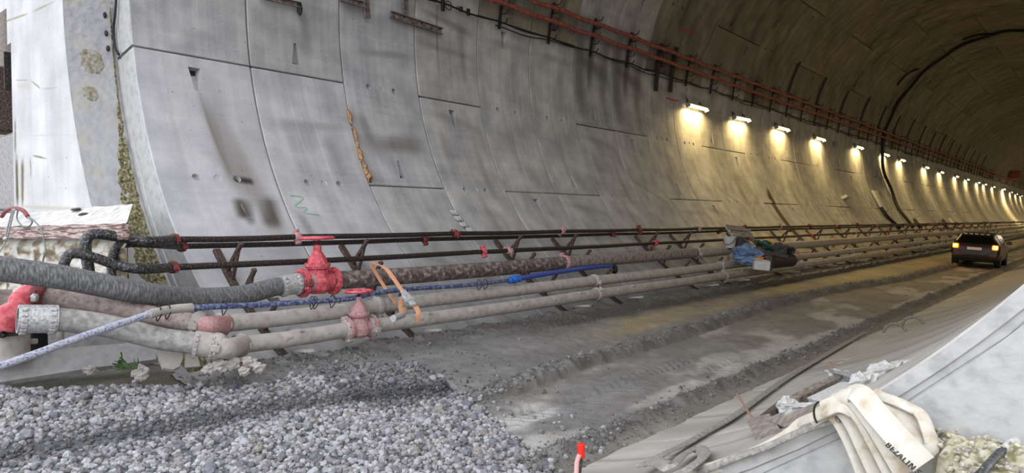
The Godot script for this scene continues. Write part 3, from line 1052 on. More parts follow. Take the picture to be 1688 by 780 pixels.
func mud_y(x: float, z: float) -> float:
	var y := plane_y(x)
	var q := noise.get_noise_2d(x * 40.0, z * 40.0)
	var f := fine.get_noise_2d(x * 90.0, z * 90.0)
	var lump := fine.get_noise_2d(x * 260.0, z * 220.0)
	y += 0.025 * q + 0.014 * f + 0.007 * lump
	var rx := rut_x(z) + 0.04 * noise.get_noise_1d(z * 60.0)
	var d := x - rx
	var rough := maxf(0.0, f + 0.3)
	if z < -5.0:
		var on := clampf((-5.0 - z) / 1.5, 0, 1)
		y += on * bell(d + 0.14, 0.13) * (0.045 + 0.06 * rough + 0.07 * maxf(-0.2, lump))
		y -= on * 0.045 * bell(d + 0.30, 0.035)
		y -= on * 0.05 * smoothstep(-0.03, 0.03, d) * bell(d - 0.2, 0.4)
		y -= on * 0.03 * bell(d - 0.03, 0.03)
	# tread marks
	for tr in [[0.08, -4.9, -9.3, 0.24, 1.0], [-2.22, -8.5, -26.0, 0.22, 1.2], [-1.72, -10.0, -17.0, 0.14, 0.6], [0.48, -9.0, -12.5, 0.16, 0.7]]:
		if z < tr[1] and z > tr[2]:
			var e: float = x - tr[0] - 0.06 * sin(z * 0.5)
			if absf(e) < tr[3]:
				var edge := smoothstep(0.0, 0.05, tr[3] - absf(e))
				y -= edge * tr[4] * clampf(0.55 + 1.6 * noise.get_noise_2d(x * 30.0, z * 25.0), 0.0, 1.0) * (0.016 + 0.013 * signf(sin((z + absf(e) * 0.9) * TAU / 0.15))) * clampf(0.75 + q, 0, 1)
				y -= 0.02 * bell(e, 0.02) * tr[4]
	# bank along the right-hand edge
	var rb := x - 0.92 - 0.05 * noise.get_noise_1d(z * 45.0)
	y += bell(rb, 0.11) * (0.05 + 0.08 * rough + 0.06 * lump)
	y -= 0.03 * bell(rb + 0.18, 0.05) * rough
	# the left-hand bank under the pipes
	y += 0.05 * smoothstep(-2.2, -2.7, x) * (0.4 + rough)
	# edges dip under the lining
	var le := -2.78 - 0.002 * (-z) + 0.10 * noise.get_noise_1d(z * 70.0 + 300.0) + 0.05 * fine.get_noise_1d(z * 160.0)
	y -= smoothstep(le + 0.02, le - 0.2, x) * 0.35
	var re := 1.23 + 0.07 * noise.get_noise_1d(z * 40.0 + 900.0) + 0.04 * fine.get_noise_1d(z * 120.0)
	y -= smoothstep(re - 0.03, re + 0.15, x) * 0.25
	return y

func mud_color(x: float, z: float, y: float) -> Color:
	var q := noise.get_noise_2d(x * 40.0, z * 14.0)
	var f := fine.get_noise_2d(x * 70.0, z * 40.0)
	var lump := fine.get_noise_2d(x * 230.0, z * 230.0)
	var rx := rut_x(z)
	var c := Color(0.205, 0.20, 0.195)
	var far := clampf((-z - 9.0) / 9.0, 0.0, 1.0)
	c = c.lerp(Color(0.20, 0.18, 0.155), far * 0.7)
	# dried pale crust between the wheel paths
	var dry := smoothstep(0.0, 0.35, q + 0.15 * f + 0.5 * bell(x - 0.70, 0.12) - 0.08) * smoothstep(rx - 0.05, rx + 0.15, x) * smoothstep(1.0, 0.8, x)
	c = c.lerp(Color(0.40, 0.39, 0.37), dry * 0.85)
	# yellowish silt
	var silt := smoothstep(-0.9, -1.1, x - (rx + 0.45)) * smoothstep(-2.15, -1.75, x + 0.1 * q) * smoothstep(-8.5, -10.5, z)
	c = c.lerp(Color(0.33, 0.275, 0.175), silt * clampf(0.75 + q, 0, 1))
	# wet, churned bands
	var wet := maxf(bell(x + 2.25, 0.26) * smoothstep(-7.0, -10.0, z), maxf(bell(x - rx + 0.30, 0.05), bell(x - rx + 0.05, 0.09) * clampf(0.6 + f * 2.0, 0, 1)))
	wet = maxf(wet, bell(x - 0.92, 0.14) * clampf(0.8 + f, 0, 1))
	wet = maxf(wet, bell(x + 0.35, 0.2) * smoothstep(0.1, 0.3, q) * 0.7)
	c = c.lerp(Color(0.085, 0.078, 0.070), wet * 0.8)
	c = c.lerp(Color(0.33, 0.325, 0.315), smoothstep(-2.45, -2.7, x) * 0.85)
	c = c.lerp(Color(0.20, 0.185, 0.155), smoothstep(0.98, 1.12, x) * 0.6)
	return c * (1.0 + 0.22 * lump + 0.25 * f)

func in_gravel(x: float, z: float) -> bool:
	return Geometry2D.is_point_in_polygon(Vector2(x, z), gravel_edge)

func bed_y(x: float, zz: float) -> float:
	var wet := wet_track(x, zz)
	var y := plane_y(x) + 0.02 * noise.get_noise_2d(x * 40, zz * 40) + 0.012 * fine.get_noise_2d(x * 90, zz * 90) - 0.035 * wet
	if x < -3.2:
		y = plane_y(-3.2) + 0.04 * noise.get_noise_2d(x * 30, zz * 30) + 0.015 * fine.get_noise_2d(x * 120, zz * 120)
	if zz < -3.4:
		y -= (0.0 if in_gravel(x, zz) else 0.12) + smoothstep(-3.0, -3.3, x) * 0.5
	return y

func build_ground() -> void:
	var gr := structure("ground")
	var road := MB.new()
	var zs := []
	var z := -3.3
	while z > -162.0:
		zs.append(z)
		z -= 0.028 if z > -10 else (0.045 if z > -16 else (0.09 if z > -30 else (0.25 if z > -50 else 1.5)))
	var rows := []
	for zz in zs:
		var row := PackedVector3Array()
		for j in 190:
			var x := lerpf(-3.35, 1.5, j / 189.0)
			row.append(V(x, mud_y(x, zz) - (0.09 if zz > -6.2 and in_gravel(x, zz) else 0.0), zz))
		rows.append(row)
	road.grid(rows, true)
	for row in rows:
		for p in row:
			var k := mud_color(p.x, p.z, p.y)
			k.a = 1.0
			road.c.append(k)
	obj("muddy_road", road, M.mud, gr)
	# the bed under the gravel, and the yard behind the camera
	var bed := MB.new()
	rows = []
	for i in 150:
		var zz := lerpf(1.8, -6.1, i / 149.0)
		var row := PackedVector3Array()
		for j in 190:
			var x := lerpf(-9.0, 3.4, j / 189.0)
			var y := bed_y(x, zz)
			row.append(V(x, y, zz))
		rows.append(row)
	bed.grid(rows, true)
	for row in rows:
		for p in row:
			var inside := Geometry2D.is_point_in_polygon(Vector2(p.x, p.z), gravel_edge)
			var q := fine.get_noise_2d(p.x * 90, p.z * 90)
			var k := Color(0.13, 0.135, 0.145) if inside else Color(0.13, 0.115, 0.085)
			if p.x < -3.0 and not inside:
				k = Color(0.075, 0.08, 0.045).lerp(Color(0.12, 0.11, 0.095), clampf(0.5 + 1.5 * q, 0, 1))
			k = k.lerp(Color(0.075, 0.08, 0.092), wet_track(p.x, p.z) * 0.9) * (1.0 + 0.4 * q)
			k.a = 1.0
			bed.c.append(k)
	obj("gravel_bed", bed, M.mud, gr)
	var yard := MB.new()
	yard.box(at(0, -0.35, 12.0), V(60, 0.5, 22), 0.02)
	yard.box(at(-16.0, 0.35, -1.2), V(14.0, 0.5, 6.0), 0.02)
	obj("yard", yard, M.plain, gr)
	# stones
	var shapes := []
	for k in 5:
		var s := MB.new()
		noise.seed = 60 + k
		s.blob(Vector3.ZERO, V(1.0, 0.72, 0.85), noise, 0.55, Basis.IDENTITY, 6, 8, true)
		s.c.resize(s.v.size())
		s.c.fill(Color.WHITE)
		shapes.append(s.mesh())
	noise.seed = 11
	var tones := []
	for k in 6:
		tones.append(mat([Color(0.50, 0.50, 0.52), Color(0.56, 0.56, 0.58), Color(0.44, 0.44, 0.47), Color(0.53, 0.51, 0.49), Color(0.60, 0.60, 0.62), Color(0.41, 0.41, 0.44)][k], 0.9))
	rng.seed = 2024
	var big := 0
	var lots := [[], [], [], [], []]
	var tint := [[], [], [], [], []]
	var tries := 0
	while tries < 22000:
		tries += 1
		var x := rng.randf_range(-3.4, 1.9)
		var zz := rng.randf_range(-6.0, -0.2)
		if zz > -1.2 and rng.randf() < 0.5:
			continue
		var jig := Vector2(x + 0.10 * noise.get_noise_2d(x * 200, zz * 200), zz + 0.1 * noise.get_noise_2d(zz * 200, x * 200))
		if not Geometry2D.is_point_in_polygon(jig, gravel_edge):
			if rng.randf() > 0.05 or x < -2.3:
				continue
		var wet := wet_track(x, zz)
		var y := bed_y(x, zz) if in_gravel(x, zz) else mud_y(x, zz)
		var large := big < 300 and wet < 0.35 and rng.randf() < 0.05 and zz < -1.3
		var size := rng.randf_range(0.075, 0.115) if large else rng.randf_range(0.028, 0.07) * (1.0 - 0.25 * wet)
		var turn := Basis.from_euler(V(rng.randf_range(-0.5, 0.5), rng.randf() * TAU, rng.randf_range(-0.5, 0.5))).scaled(Vector3.ONE * size)
		var place := Transform3D(turn, V(x, y + size * (0.12 + 0.16 * rng.randf()), zz))
		var k := rng.randi() % 5
		if large:
			big += 1
			var s := obj("stone", shapes[k], tones[rng.randi() % 6], gr)
			s.transform = place
		else:
			var g := rng.randf_range(0.13, 0.42) * (1.0 - 0.66 * wet)
			if zz < -4.5 and x < -0.8:
				g *= 0.55
			lots[k].append(place)
			tint[k].append(Color(g, g * rng.randf_range(0.97, 1.0), g * rng.randf_range(0.96, 1.07)))
	for k in 5:
		scatter("small_gravel", shapes[k], lots[k], tint[k], gr)
	# clods thrown up along the ruts and edges
	lots = [[], [], [], [], []]
	tint = [[], [], [], [], []]
	for i in 6500:
		var zz := -4.6 - pow(rng.randf(), 1.9) * 34.0
		var pick := rng.randf()
		var x := rut_x(zz) - 0.15 + rng.randfn(0, 0.07)
		if pick < 0.32:
			x = 0.92 + rng.randfn(0, 0.12)
		elif pick < 0.5:
			x = -2.55 + rng.randfn(0, 0.16)
		elif pick < 0.53:
			x = rng.randf_range(-2.6, 1.2)
		elif pick < 0.58:
			zz = rng.randf_range(-7.0, -4.6)
			x = rng.randf_range(-2.4, -0.2)
		elif pick < 0.68:
			zz = rng.randf_range(-5.6, -3.35)
			x = rng.randf_range(-2.95, -2.0)
		if x < -2.75 or x > 1.25:
			continue
		var size := rng.randf_range(0.012, 0.034) * (1.8 if rng.randf() < 0.12 else 1.0)
		var k := rng.randi() % 5
		var g := rng.randf_range(0.10, 0.22)
		if rng.randf() < 0.05:
			g = 0.3
		lots[k].append(Transform3D(Basis.from_euler(V(rng.randf(), rng.randf() * TAU, rng.randf())).scaled(Vector3.ONE * size), V(x, mud_y(x, zz) + size * 0.2, zz)))
		tint[k].append(Color(g, g * 0.97, g * 0.92))
	for k in 5:
		scatter("mud_clods", shapes[k], lots[k], tint[k], gr)
	# pale concrete lumps at the foot of the pipes
	for q in [[Vector3(-2.054, 0.880, -3.450), V(0.16, 0.11, 0.14), "pale lump of set concrete under the pipe bend clamps"], [Vector3(-1.998, 0.887, -3.560), V(0.14, 0.10, 0.13), "rounded pale concrete lump right of the bend"], [Vector3(-1.977, 0.880, -3.705), V(0.15, 0.10, 0.14), "pale concrete lump beside the lowest pipe near its bend"], [Vector3(-1.878, 0.833, -3.761), V(0.13, 0.09, 0.12), "dusty concrete lump lying forward of the lowest pipe"], [Vector3(-2.093, 0.858, -3.363), V(0.12, 0.08, 0.11), "small pale concrete lump left of the bend clamps"], [Vector3(-2.568, 0.826, -2.904), V(0.16, 0.11, 0.14), "pale stone at the foot of the grey board"], [Vector3(-2.962, 0.866, -2.583), V(0.12, 0.08, 0.11), "pale stone resting against the grey board"], [Vector3(-1.895, 0.817, -3.619), V(0.10, 0.07, 0.09), "smallest pale lump in front of the bend"], [Vector3(-2.577, 0.884, -2.909), V(0.08, 0.06, 0.07), "little pale stone on top of the stone by the board"]]:
		var s := MB.new()
		s.blob(q[0], q[1] * 1.15, fine, 0.7, Basis(Vector3.UP, rng.randf() * 3.0), 8, 11, true)
		tag(obj("concrete_lump", s, M.pipe_dust), q[2], "lump of concrete")

func scatter(called: String, m: Mesh, places: Array, tints: Array, parent: Node3D) -> void:
	var mm := MultiMesh.new()
	mm.transform_format = MultiMesh.TRANSFORM_3D
	mm.use_colors = true
	mm.mesh = m
	mm.instance_count = places.size()
	for i in places.size():
		mm.set_instance_transform(i, places[i])
		mm.set_instance_color(i, tints[i])
	var mi := MultiMeshInstance3D.new()
	mi.name = called
	mi.multimesh = mm
	mi.material_override = M.stone
	parent.add_child(mi, true)
	kind(mi, "stuff")


# ------------------------------------------------------------------ pipes, hoses, valves
func clamp_mesh(rad: float) -> ArrayMesh:
	# a grooved coupling: a ribbed band in two halves with bolt lugs, about the z axis
	var b := MB.new()
	var w := 0.045 + rad * 0.12
	var x := Transform3D(Basis(Vector3.RIGHT, PI / 2), Vector3.ZERO)
	b.lathe(x, PackedVector2Array([Vector2(rad * 0.98, -w), Vector2(rad + 0.012, -w), Vector2(rad + 0.024, -w * 0.7), Vector2(rad + 0.030, -w * 0.3), Vector2(rad + 0.030, w * 0.3), Vector2(rad + 0.024, w * 0.7), Vector2(rad + 0.012, w), Vector2(rad * 0.98, w)]), 18)
	for s in [-1, 1]:
		b.box(at(s * (rad + 0.045), 0, 0), V(0.05, 0.07, w * 1.5), 0.01)
		b.lathe(at(s * (rad + 0.05), -0.06, 0), PackedVector2Array([Vector2(0, 0), Vector2(0.013, 0), Vector2(0.013, 0.12), Vector2(0, 0.12)]), 7)
	return b.mesh()

func pipe_run(called: String, label: String, cat: String, x: float, y: float, dia: float, z0: float, joints: Array, m: Material, rings: Array, sides := 14) -> void:
	# a straight run into the tunnel: one mesh for each length between two couplings
	var t := thing(called, label, cat, V(x, y, z0))
	var cl := clamp_mesh(dia / 2)
	var zs := [z0]
	zs.append_array(joints)
	for i in zs.size() - 1:
		var b := MB.new()
		var p := PackedVector3Array()
		var bend := 0.012 if i % 2 == 0 else -0.008
		for k in 4:
			p.append(V(bend * sin(PI * k / 3.0), -absf(bend) * sin(PI * k / 3.0), lerpf(zs[i], zs[i + 1], k / 3.0) - z0))
		b.tube(p, dia / 2, sides, i == zs.size() - 2 or i == 0)
		obj("pipe_length", b, m if i == 0 or called != "rusty_pipe" else (M.pipe_mid if i == 1 else M.pipe_dust), t)
		if i > 0:
			var c := obj("coupling", cl, rings[i % rings.size()], t)
			c.position = V(0, 0, zs[i] - z0)
			c.rotation.z = 0.9 + i

func band(b: MB, p: Vector3, dir: Vector3, rad: float, w: float, teeth := true) -> void:
	# a pressed steel hose clamp with its row of slots, about a direction
	var y := dir.normalized()
	var s := y.cross(Vector3.UP).normalized()
	var x := Transform3D(Basis(s, y, s.cross(y)), p)
	b.lathe(x, PackedVector2Array([Vector2(rad * 0.9, -w / 2), Vector2(rad + 0.012, -w / 2), Vector2(rad + 0.014, w / 2), Vector2(rad * 0.9, w / 2)]), 20)
	if teeth:
		for k in 9:
			var q := PI * (k / 8.0) - PI * 0.75
			var d := (x.basis * V(cos(q), 0, sin(q)))
			for e in [-1, 1]:
				b.box(Transform3D(Basis(d.cross(y), y, d), p + d * (rad + 0.018) + y * (e * w * 0.36)), V(0.035, w * 0.16, 0.02), 0.004)

func hose(called: String, label: String, pts: PackedVector3Array, rad, m: Material, sides := 16) -> Node3D:
	var t := thing(called, label, "hose", pts[pts.size() - 1])
	var b := MB.new()
	var q := smooth(pts, 7)
	for i in q.size():
		q[i] -= pts[pts.size() - 1]
	b.tube(q, rad, sides)
	obj("tube", b, m, t)
	return t

func valve(called: String, label: String, p: Vector3, k: float, m: Material, wheel_m: Material) -> void:
	var t := thing(called, label, "valve", p)
	var b := MB.new()
	b.lathe(at(0, 0, 0), PackedVector2Array([Vector2(0, -0.15 * k), Vector2(0.10 * k, -0.15 * k), Vector2(0.15 * k, -0.10 * k), Vector2(0.165 * k, 0.0), Vector2(0.13 * k, 0.10 * k), Vector2(0.11 * k, 0.16 * k), Vector2(0.15 * k, 0.18 * k), Vector2(0.15 * k, 0.205 * k)]), 20)
	b.tube(PackedVector3Array([V(0, 0, 0.22 * k), V(0, 0, -0.22 * k)]), 0.12 * k, 18)
	for r in 4:
		var q := TAU * (r + 0.5) / 4.0
		b.box(Transform3D(Basis(Vector3.UP, -q), V(0.115 * k * cos(q), 0.09 * k, 0.115 * k * sin(q))), V(0.035 * k, 0.2 * k, 0.02 * k), 0.004)
	obj("body", b, m, t)
	b = MB.new()
	b.lathe(at(0, 0.205 * k, 0), PackedVector2Array([Vector2(0.165 * k, 0), Vector2(0.165 * k, 0.03 * k), Vector2(0.13 * k, 0.04 * k), Vector2(0.12 * k, 0.10 * k), Vector2(0.075 * k, 0.17 * k), Vector2(0.052 * k, 0.20 * k), Vector2(0.052 * k, 0.27 * k), Vector2(0.036 * k, 0.28 * k), Vector2(0, 0.28 * k)]), 20)
	for i in 6:
		var q := TAU * i / 6.0
		b.lathe(at(0.148 * k * cos(q), 0.23 * k, 0.148 * k * sin(q)), PackedVector2Array([Vector2(0.016 * k, 0), Vector2(0.016 * k, 0.025 * k), Vector2(0, 0.025 * k)]), 6)
	obj("bonnet", b, m, t)
	b = MB.new()
	b.tube(PackedVector3Array([V(0, 0.46 * k, 0), V(0, 0.60 * k, 0)]), 0.018 * k, 8)
	obj("stem", b, M.steel_dark, t)
	var wh := MB.new()
	var ring := PackedVector3Array()
	for i in 25:
		ring.append(V(cos(TAU * i / 24.0), 0, sin(TAU * i / 24.0)) * 0.205 * k + V(0, 0.575 * k, 0))
	wh.tube(ring, 0.024 * k, 8, false)
	wh.lathe(at(0, 0.54 * k, 0), PackedVector2Array([Vector2(0, 0), Vector2(0.05 * k, 0), Vector2(0.05 * k, 0.06 * k), Vector2(0, 0.06 * k)]), 10)
	for i in 4:
		var q := TAU * i / 4.0 + 0.3
		wh.bar(V(0, 0.57 * k, 0), V(cos(q), 0, sin(q)) * 0.20 * k + V(0, 0.575 * k, 0), 0.04 * k, 0.022 * k)
	obj("handwheel", wh, wheel_m, t)
	for s in [-1, 1]:
		var fl := MB.new()
		fl.lathe(Transform3D(Basis(Vector3.RIGHT, PI / 2), V(0, 0, s * 0.235 * k)), PackedVector2Array([Vector2(0.10 * k, -0.022 * k), Vector2(0.185 * k, -0.022 * k), Vector2(0.185 * k, 0.022 * k), Vector2(0.10 * k, 0.022 * k)]), 22)
		for i in 8:
			var q := TAU * (i + 0.5) / 8.0
			fl.lathe(Transform3D(Basis(Vector3.RIGHT, PI / 2), V(0.155 * k * cos(q), 0.155 * k * sin(q), s * 0.235 * k)), PackedVector2Array([Vector2(0, -0.045 * k), Vector2(0.017 * k, -0.045 * k), Vector2(0.017 * k, 0.045 * k), Vector2(0, 0.045 * k)]), 6)
		obj("flange", fl, m, t)

func build_pipes() -> void:
	var far := func(a: float, step: float) -> Array:
		var o := []
		var z := a
		while z > -150.0:
			o.append(z)
			z -= step if z > -60 else 11.0
		o.append(-158.0)
		return o
	pipe_run("thin_pipe", "thin dark steel pipe running along the wall, topmost of the pipe bank", "pipe", -3.97, 2.123, 0.08, -3.861, far.call(-5.576, 3.1), M.pipe_black, [M.red_dark, M.red_dusty])
	pipe_run("black_pipe", "black thin pipe half hidden just under the topmost pipe of the bank", "pipe", -4.12, 2.035, 0.075, -4.038, far.call(-8.104, 5.8), M.pipe_black, [M.red_dark])
	pipe_run("thin_pipe", "thin dark steel pipe second from the top, fed by the lower black hose", "pipe", -3.63, 1.802, 0.08, -3.712, [-9.026, -9.687] + far.call(-15.024, 5.6), M.pipe_black, [M.red_dusty, M.red])
	pipe_run("rusty_pipe", "thick rusty brown pipe beyond the large red gate valve", "pipe", -3.21, 1.537, 0.245, -5.583, far.call(-10.808, 5.5), M.pipe_rust, [M.red_dusty, M.red_dusty, M.pipe_dust], 22)
	pipe_run("dusty_pipe", "dusty grey pipe between the rusty pipe and the lowest pipe", "pipe", -2.69, 1.203, 0.19, -3.835, [-5.953] + far.call(-11.048, 5.5), M.pipe_dust, [M.red_dusty, M.pipe_dust, M.pipe_dust, M.pipe_dust], 20)
	pipe_run("dusty_pipe", "lowest dusty grey pipe lying nearest the muddy road", "pipe", -2.49, 0.983, 0.19, -3.920, [-5.307, -5.681] + far.call(-10.826, 5.5), M.pipe_dust, [M.pipe_dust], 20)
	valve("gate_valve", "large red gate valve with round handwheel on the rusty pipe", V(-3.21, 1.537, -5.386), 1.0, M.red, M.red)
	valve("gate_valve", "smaller pink gate valve with handwheel on the lowest grey pipe", V(-2.49, 0.983, -5.491), 0.80, M.red_dusty, M.red)
	# the large hose into the big valve
	var end := V(-3.21, 1.537, -5.097)
	var h := hose("large_hose", "large dark grey hose sagging across the front to the large red valve", PackedVector3Array([Vector3(-2.842, 2.031, -1.248), Vector3(-2.822, 1.910, -1.829), Vector3(-2.778, 1.792, -2.346), Vector3(-2.767, 1.621, -2.946), Vector3(-3.008, 1.489, -3.628), Vector3(-3.122, 1.463, -4.288), end + V(0, -0.02, 0.32), end]), 0.114, M.hose_dark, 20)
	var b := MB.new()
	band(b, V(0, -0.005, 0.13), Vector3(0, 0.06, -1), 0.118, 0.27)
	obj("hose_clamp", b, M.galv, h)
	b = MB.new()
	b.tube(PackedVector3Array([V(0, 0, -0.02), V(0, 0, -0.30)]), 0.128, 18)
	obj("nipple", b, M.red_dusty, h)
	var cl := obj("coupling", clamp_mesh(0.128), M.red_dark, h)
	cl.position = V(0, 0, -0.06)
	# the middle pipe comes round from an elbow
	var e4 := V(-2.69, 1.203, -3.849)
	var q4 := hose("bent_hose", "rust-stained grey hose from the red elbow to the middle pipe", PackedVector3Array([Vector3(-3.215, 1.623, -2.243), Vector3(-3.085, 1.556, -2.485), Vector3(-2.920, 1.466, -2.789), Vector3(-2.726, 1.361, -3.119), Vector3(-2.474, 1.268, -3.412)]), 0.098, M.pipe_pink, 18)
	var el := thing("pipe_bend", "dusty pink pipe bend with two clamps where the middle pipe begins", "pipe bend", e4)
	b = MB.new()
	b.tube(smooth(PackedVector3Array([Vector3(-2.474, 1.268, -3.412) - e4, Vector3(-2.369, 1.241, -3.506) - e4, Vector3.ZERO])), 0.104, 18)
	obj("bend", b, M.red_dusty, el)
	for q in [[Vector3(-2.450, 1.261, -3.438), Vector3(-2.369, 1.241, -3.506) - Vector3(-2.474, 1.268, -3.412)], [e4 + V(0, 0, 0.05), Vector3.FORWARD]]:
		var c := obj("coupling", clamp_mesh(0.104), M.pipe_dust, el)
		c.position = q[0] - e4
		c.basis = Basis.looking_at(q[1])
	var red := thing("red_elbow", "red steel elbow of two pieces at the end of the rust-stained hose", "pipe bend", Vector3(-3.175, 1.417, -1.929))
	var o: Vector3 = red.position
	b = MB.new()
	b.tube(smooth(PackedVector3Array([Vector3(-3.215, 1.623, -2.243) - o, Vector3(-3.233, 1.621, -2.178) - o, Vector3(-3.227, 1.569, -2.105) - o, Vector3(-3.206, 1.463, -2.073) - o])), 0.118, 18)
	obj("elbow", b, M.red, red)
	b = MB.new()
	b.tube(smooth(PackedVector3Array([Vector3(-3.048, 1.455, -2.036) - o, Vector3(-3.063, 1.471, -1.983) - o, Vector3(-3.074, 1.420, -1.919) - o, Vector3(-3.072, 1.329, -1.888) - o])), 0.12, 18)
	obj("lower_elbow", b, M.red, red)
	var c1 := obj("coupling", clamp_mesh(0.12), M.red_dark, red)
	c1.position = Vector3(-3.217, 1.623, -2.234) - o
	c1.basis = Basis.looking_at(Vector3(-3.085, 1.556, -2.485) - Vector3(-3.215, 1.623, -2.243))
	b = MB.new()
	b.blob(Vector3(-2.953, 1.519, -2.027) - o, V(0.09, 0.07, 0.07), fine, 0.3)
	b.blob(Vector3(-2.984, 1.615, -2.134) - o, V(0.07, 0.08, 0.07), fine, 0.3)
	obj("bolt_lug", b, M.galv, red)
	# the lowest pipe's hose
	var e5 := V(-2.49, 0.983, -3.934)
	var h5 := hose("grey_hose", "grey hose with wide silver clamp leading to the lowest pipe", PackedVector3Array([Vector3(-2.648, 1.458, -1.977), Vector3(-2.609, 1.417, -2.281), Vector3(-2.474, 1.319, -2.645), Vector3(-2.324, 1.187, -2.982), Vector3(-2.157, 1.119, -3.258), Vector3(-2.080, 1.083, -3.404)]), 0.108, M.hose_grey, 20)
	o = h5.position
	b = MB.new()
	band(b, Vector3(-2.636, 1.450, -2.058) - o, Vector3(-2.616, 1.441, -2.161) - Vector3(-2.648, 1.458, -1.977), 0.115, 0.30)
	obj("hose_clamp", b, M.galv, h5)
	b = MB.new()
	band(b, Vector3(-2.119, 1.101, -3.331) - o, Vector3(-2.080, 1.083, -3.404) - Vector3(-2.157, 1.119, -3.258), 0.112, 0.20)
	obj("hose_clamp", b, M.pipe_dust, h5)
	el = thing("pipe_bend", "pale grey pipe bend between two clamps at the start of the lowest pipe", "pipe bend", e5)
	b = MB.new()
	b.tube(smooth(PackedVector3Array([Vector3(-2.080, 1.083, -3.404) - e5, Vector3(-2.014, 1.044, -3.520) - e5, Vector3.ZERO])), 0.105, 18)
	obj("bend", b, M.pipe_dust, el)
	for q in [[Vector3(-2.067, 1.075, -3.428), Vector3(-2.014, 1.044, -3.520) - Vector3(-2.080, 1.083, -3.404)], [e5 + V(0, 0, 0.03), Vector3.FORWARD]]:
		var c := obj("coupling", clamp_mesh(0.106), M.pipe_dust, el)
		c.position = q[0] - e5
		c.basis = Basis.looking_at(q[1])
	# thin black hoses that rise and bend over to the upper pipes
	for q in [["black_hose", "black hose arching from the ground up to the topmost thin pipe", [Vector3(-3.609, 1.199, -2.867), Vector3(-3.672, 1.786, -2.834), Vector3(-3.690, 2.035, -2.809), Vector3(-3.685, 2.165, -2.827), Vector3(-3.683, 2.203, -2.898), Vector3(-3.665, 2.188, -3.038), Vector3(-3.640, 2.144, -3.247), Vector3(-3.561, 2.112, -3.443)], V(-3.97, 2.123, -3.897), 0.058],
			["black_hose", "short black hose rising behind, bending over to the half hidden pipe", [Vector3(-3.784, 1.123, -3.099), Vector3(-3.835, 1.730, -3.116), Vector3(-3.840, 1.934, -3.128), Vector3(-3.826, 2.056, -3.176), Vector3(-3.786, 2.094, -3.283), Vector3(-3.746, 2.082, -3.519)], V(-4.12, 2.035, -4.054), 0.05],
			["black_hose", "lowest black hose looping up from the ground to the second thin pipe", [Vector3(-3.406, 1.254, -2.538), Vector3(-3.455, 1.811, -2.530), Vector3(-3.459, 1.910, -2.533), Vector3(-3.449, 1.996, -2.575), Vector3(-3.423, 2.006, -2.657), Vector3(-3.389, 1.949, -2.816), Vector3(-3.358, 1.864, -3.011), Vector3(-3.311, 1.815, -3.238)], V(-3.63, 1.802, -3.726), 0.053]]:
		var pts := PackedVector3Array(q[2])
		pts.append(q[3])
		var t := hose(q[0], q[1], pts, q[4], M.hose_black, 12)
		var c := obj("coupling", clamp_mesh(0.043), M.red_dark, t)
		c.position = V(0, 0, 0.02)
		if q[4] < 0.055:
			var bb := MB.new()
			band(bb, (pts[0] * 0.12 + pts[1] * 0.88) - q[3], Vector3.UP, q[4], 0.12, false)
			obj("ferrule", bb, M.galv if q[4] == 0.053 else M.steel_rust, t)
	# the blue line that lies over the pipes
	var bl := thing("blue_hose", "long muddy blue hose crossing the pipes from lower left", "hose", Vector3(-2.004, 1.132, -1.459))
	o = bl.position
	b = MB.new()
	var pts2 := smooth(PackedVector3Array([Vector3(-2.004, 1.132, -1.459) - o, Vector3(-2.024, 1.165, -1.622) - o, Vector3(-2.070, 1.224, -1.886) - o, Vector3(-2.137, 1.306, -2.226) - o, Vector3(-2.181, 1.389, -2.590) - o, Vector3(-2.235, 1.445, -2.882) - o]), 6)
	b.tube(pts2, 0.032, 10)
	obj("pale_length", b, M.blue_pale, bl)
	b = MB.new()
	b.tube(smooth(PackedVector3Array([Vector3(-2.228, 1.437, -2.845) - o, Vector3(-2.318, 1.455, -3.076) - o, Vector3(-2.369, 1.452, -3.328) - o]), 6), 0.045, 10)
	obj("grey_sleeve", b, M.pipe_dust, bl)
	b = MB.new()
	b.tube(smooth(PackedVector3Array([Vector3(-2.378, 1.447, -3.307) - o, Vector3(-2.410, 1.427, -3.694) - o, Vector3(-2.464, 1.396, -4.216) - o, Vector3(-2.477, 1.373, -4.853) - o, Vector3(-2.515, 1.360, -5.406) - o, Vector3(-2.517, 1.394, -5.739) - o, Vector3(-2.498, 1.409, -6.390) - o, Vector3(-2.541, 1.379, -7.364) - o, Vector3(-2.681, 1.374, -8.732) - o]), 6), PackedFloat32Array(range(49).map(func(i): return 0.032)), 10)
	obj("blue_length", b, M.blue, bl)
	b = MB.new()
	b.tube(smooth(PackedVector3Array([Vector3(-2.681, 1.374, -8.732) - o, Vector3(-2.817, 1.388, -9.402) - o, Vector3(-2.944, 1.409, -10.444) - o, Vector3(-3.116, 1.414, -11.792) - o, Vector3(-3.155, 1.396, -12.363) - o]), 6), 0.042, 10)
	obj("far_length", b, M.blue_strong, bl)
	b = MB.new()
	for q in [[Vector3(-2.668, 1.368, -8.611), 0.06], [Vector3(-2.681, 1.374, -8.732), 0.075], [Vector3(-2.694, 1.376, -8.853), 0.06]]:
		b.blob(q[0] - o, V(0.14, 0.13, 0.15) * (q[1] / 0.07), fine, 0.1)
	obj("blue_coupling", b, M.blue_fit, bl)
	b = MB.new()
	b.tube(smooth(PackedVector3Array([Vector3(-3.176, 1.396, -12.350) - o, Vector3(-3.130, 1.381, -12.438) - o, Vector3(-3.108, 1.318, -12.447) - o, Vector3(-3.110, 1.260, -12.382) - o])), 0.05, 8)
	obj("black_elbow", b, M.black, bl)
	b = MB.new()
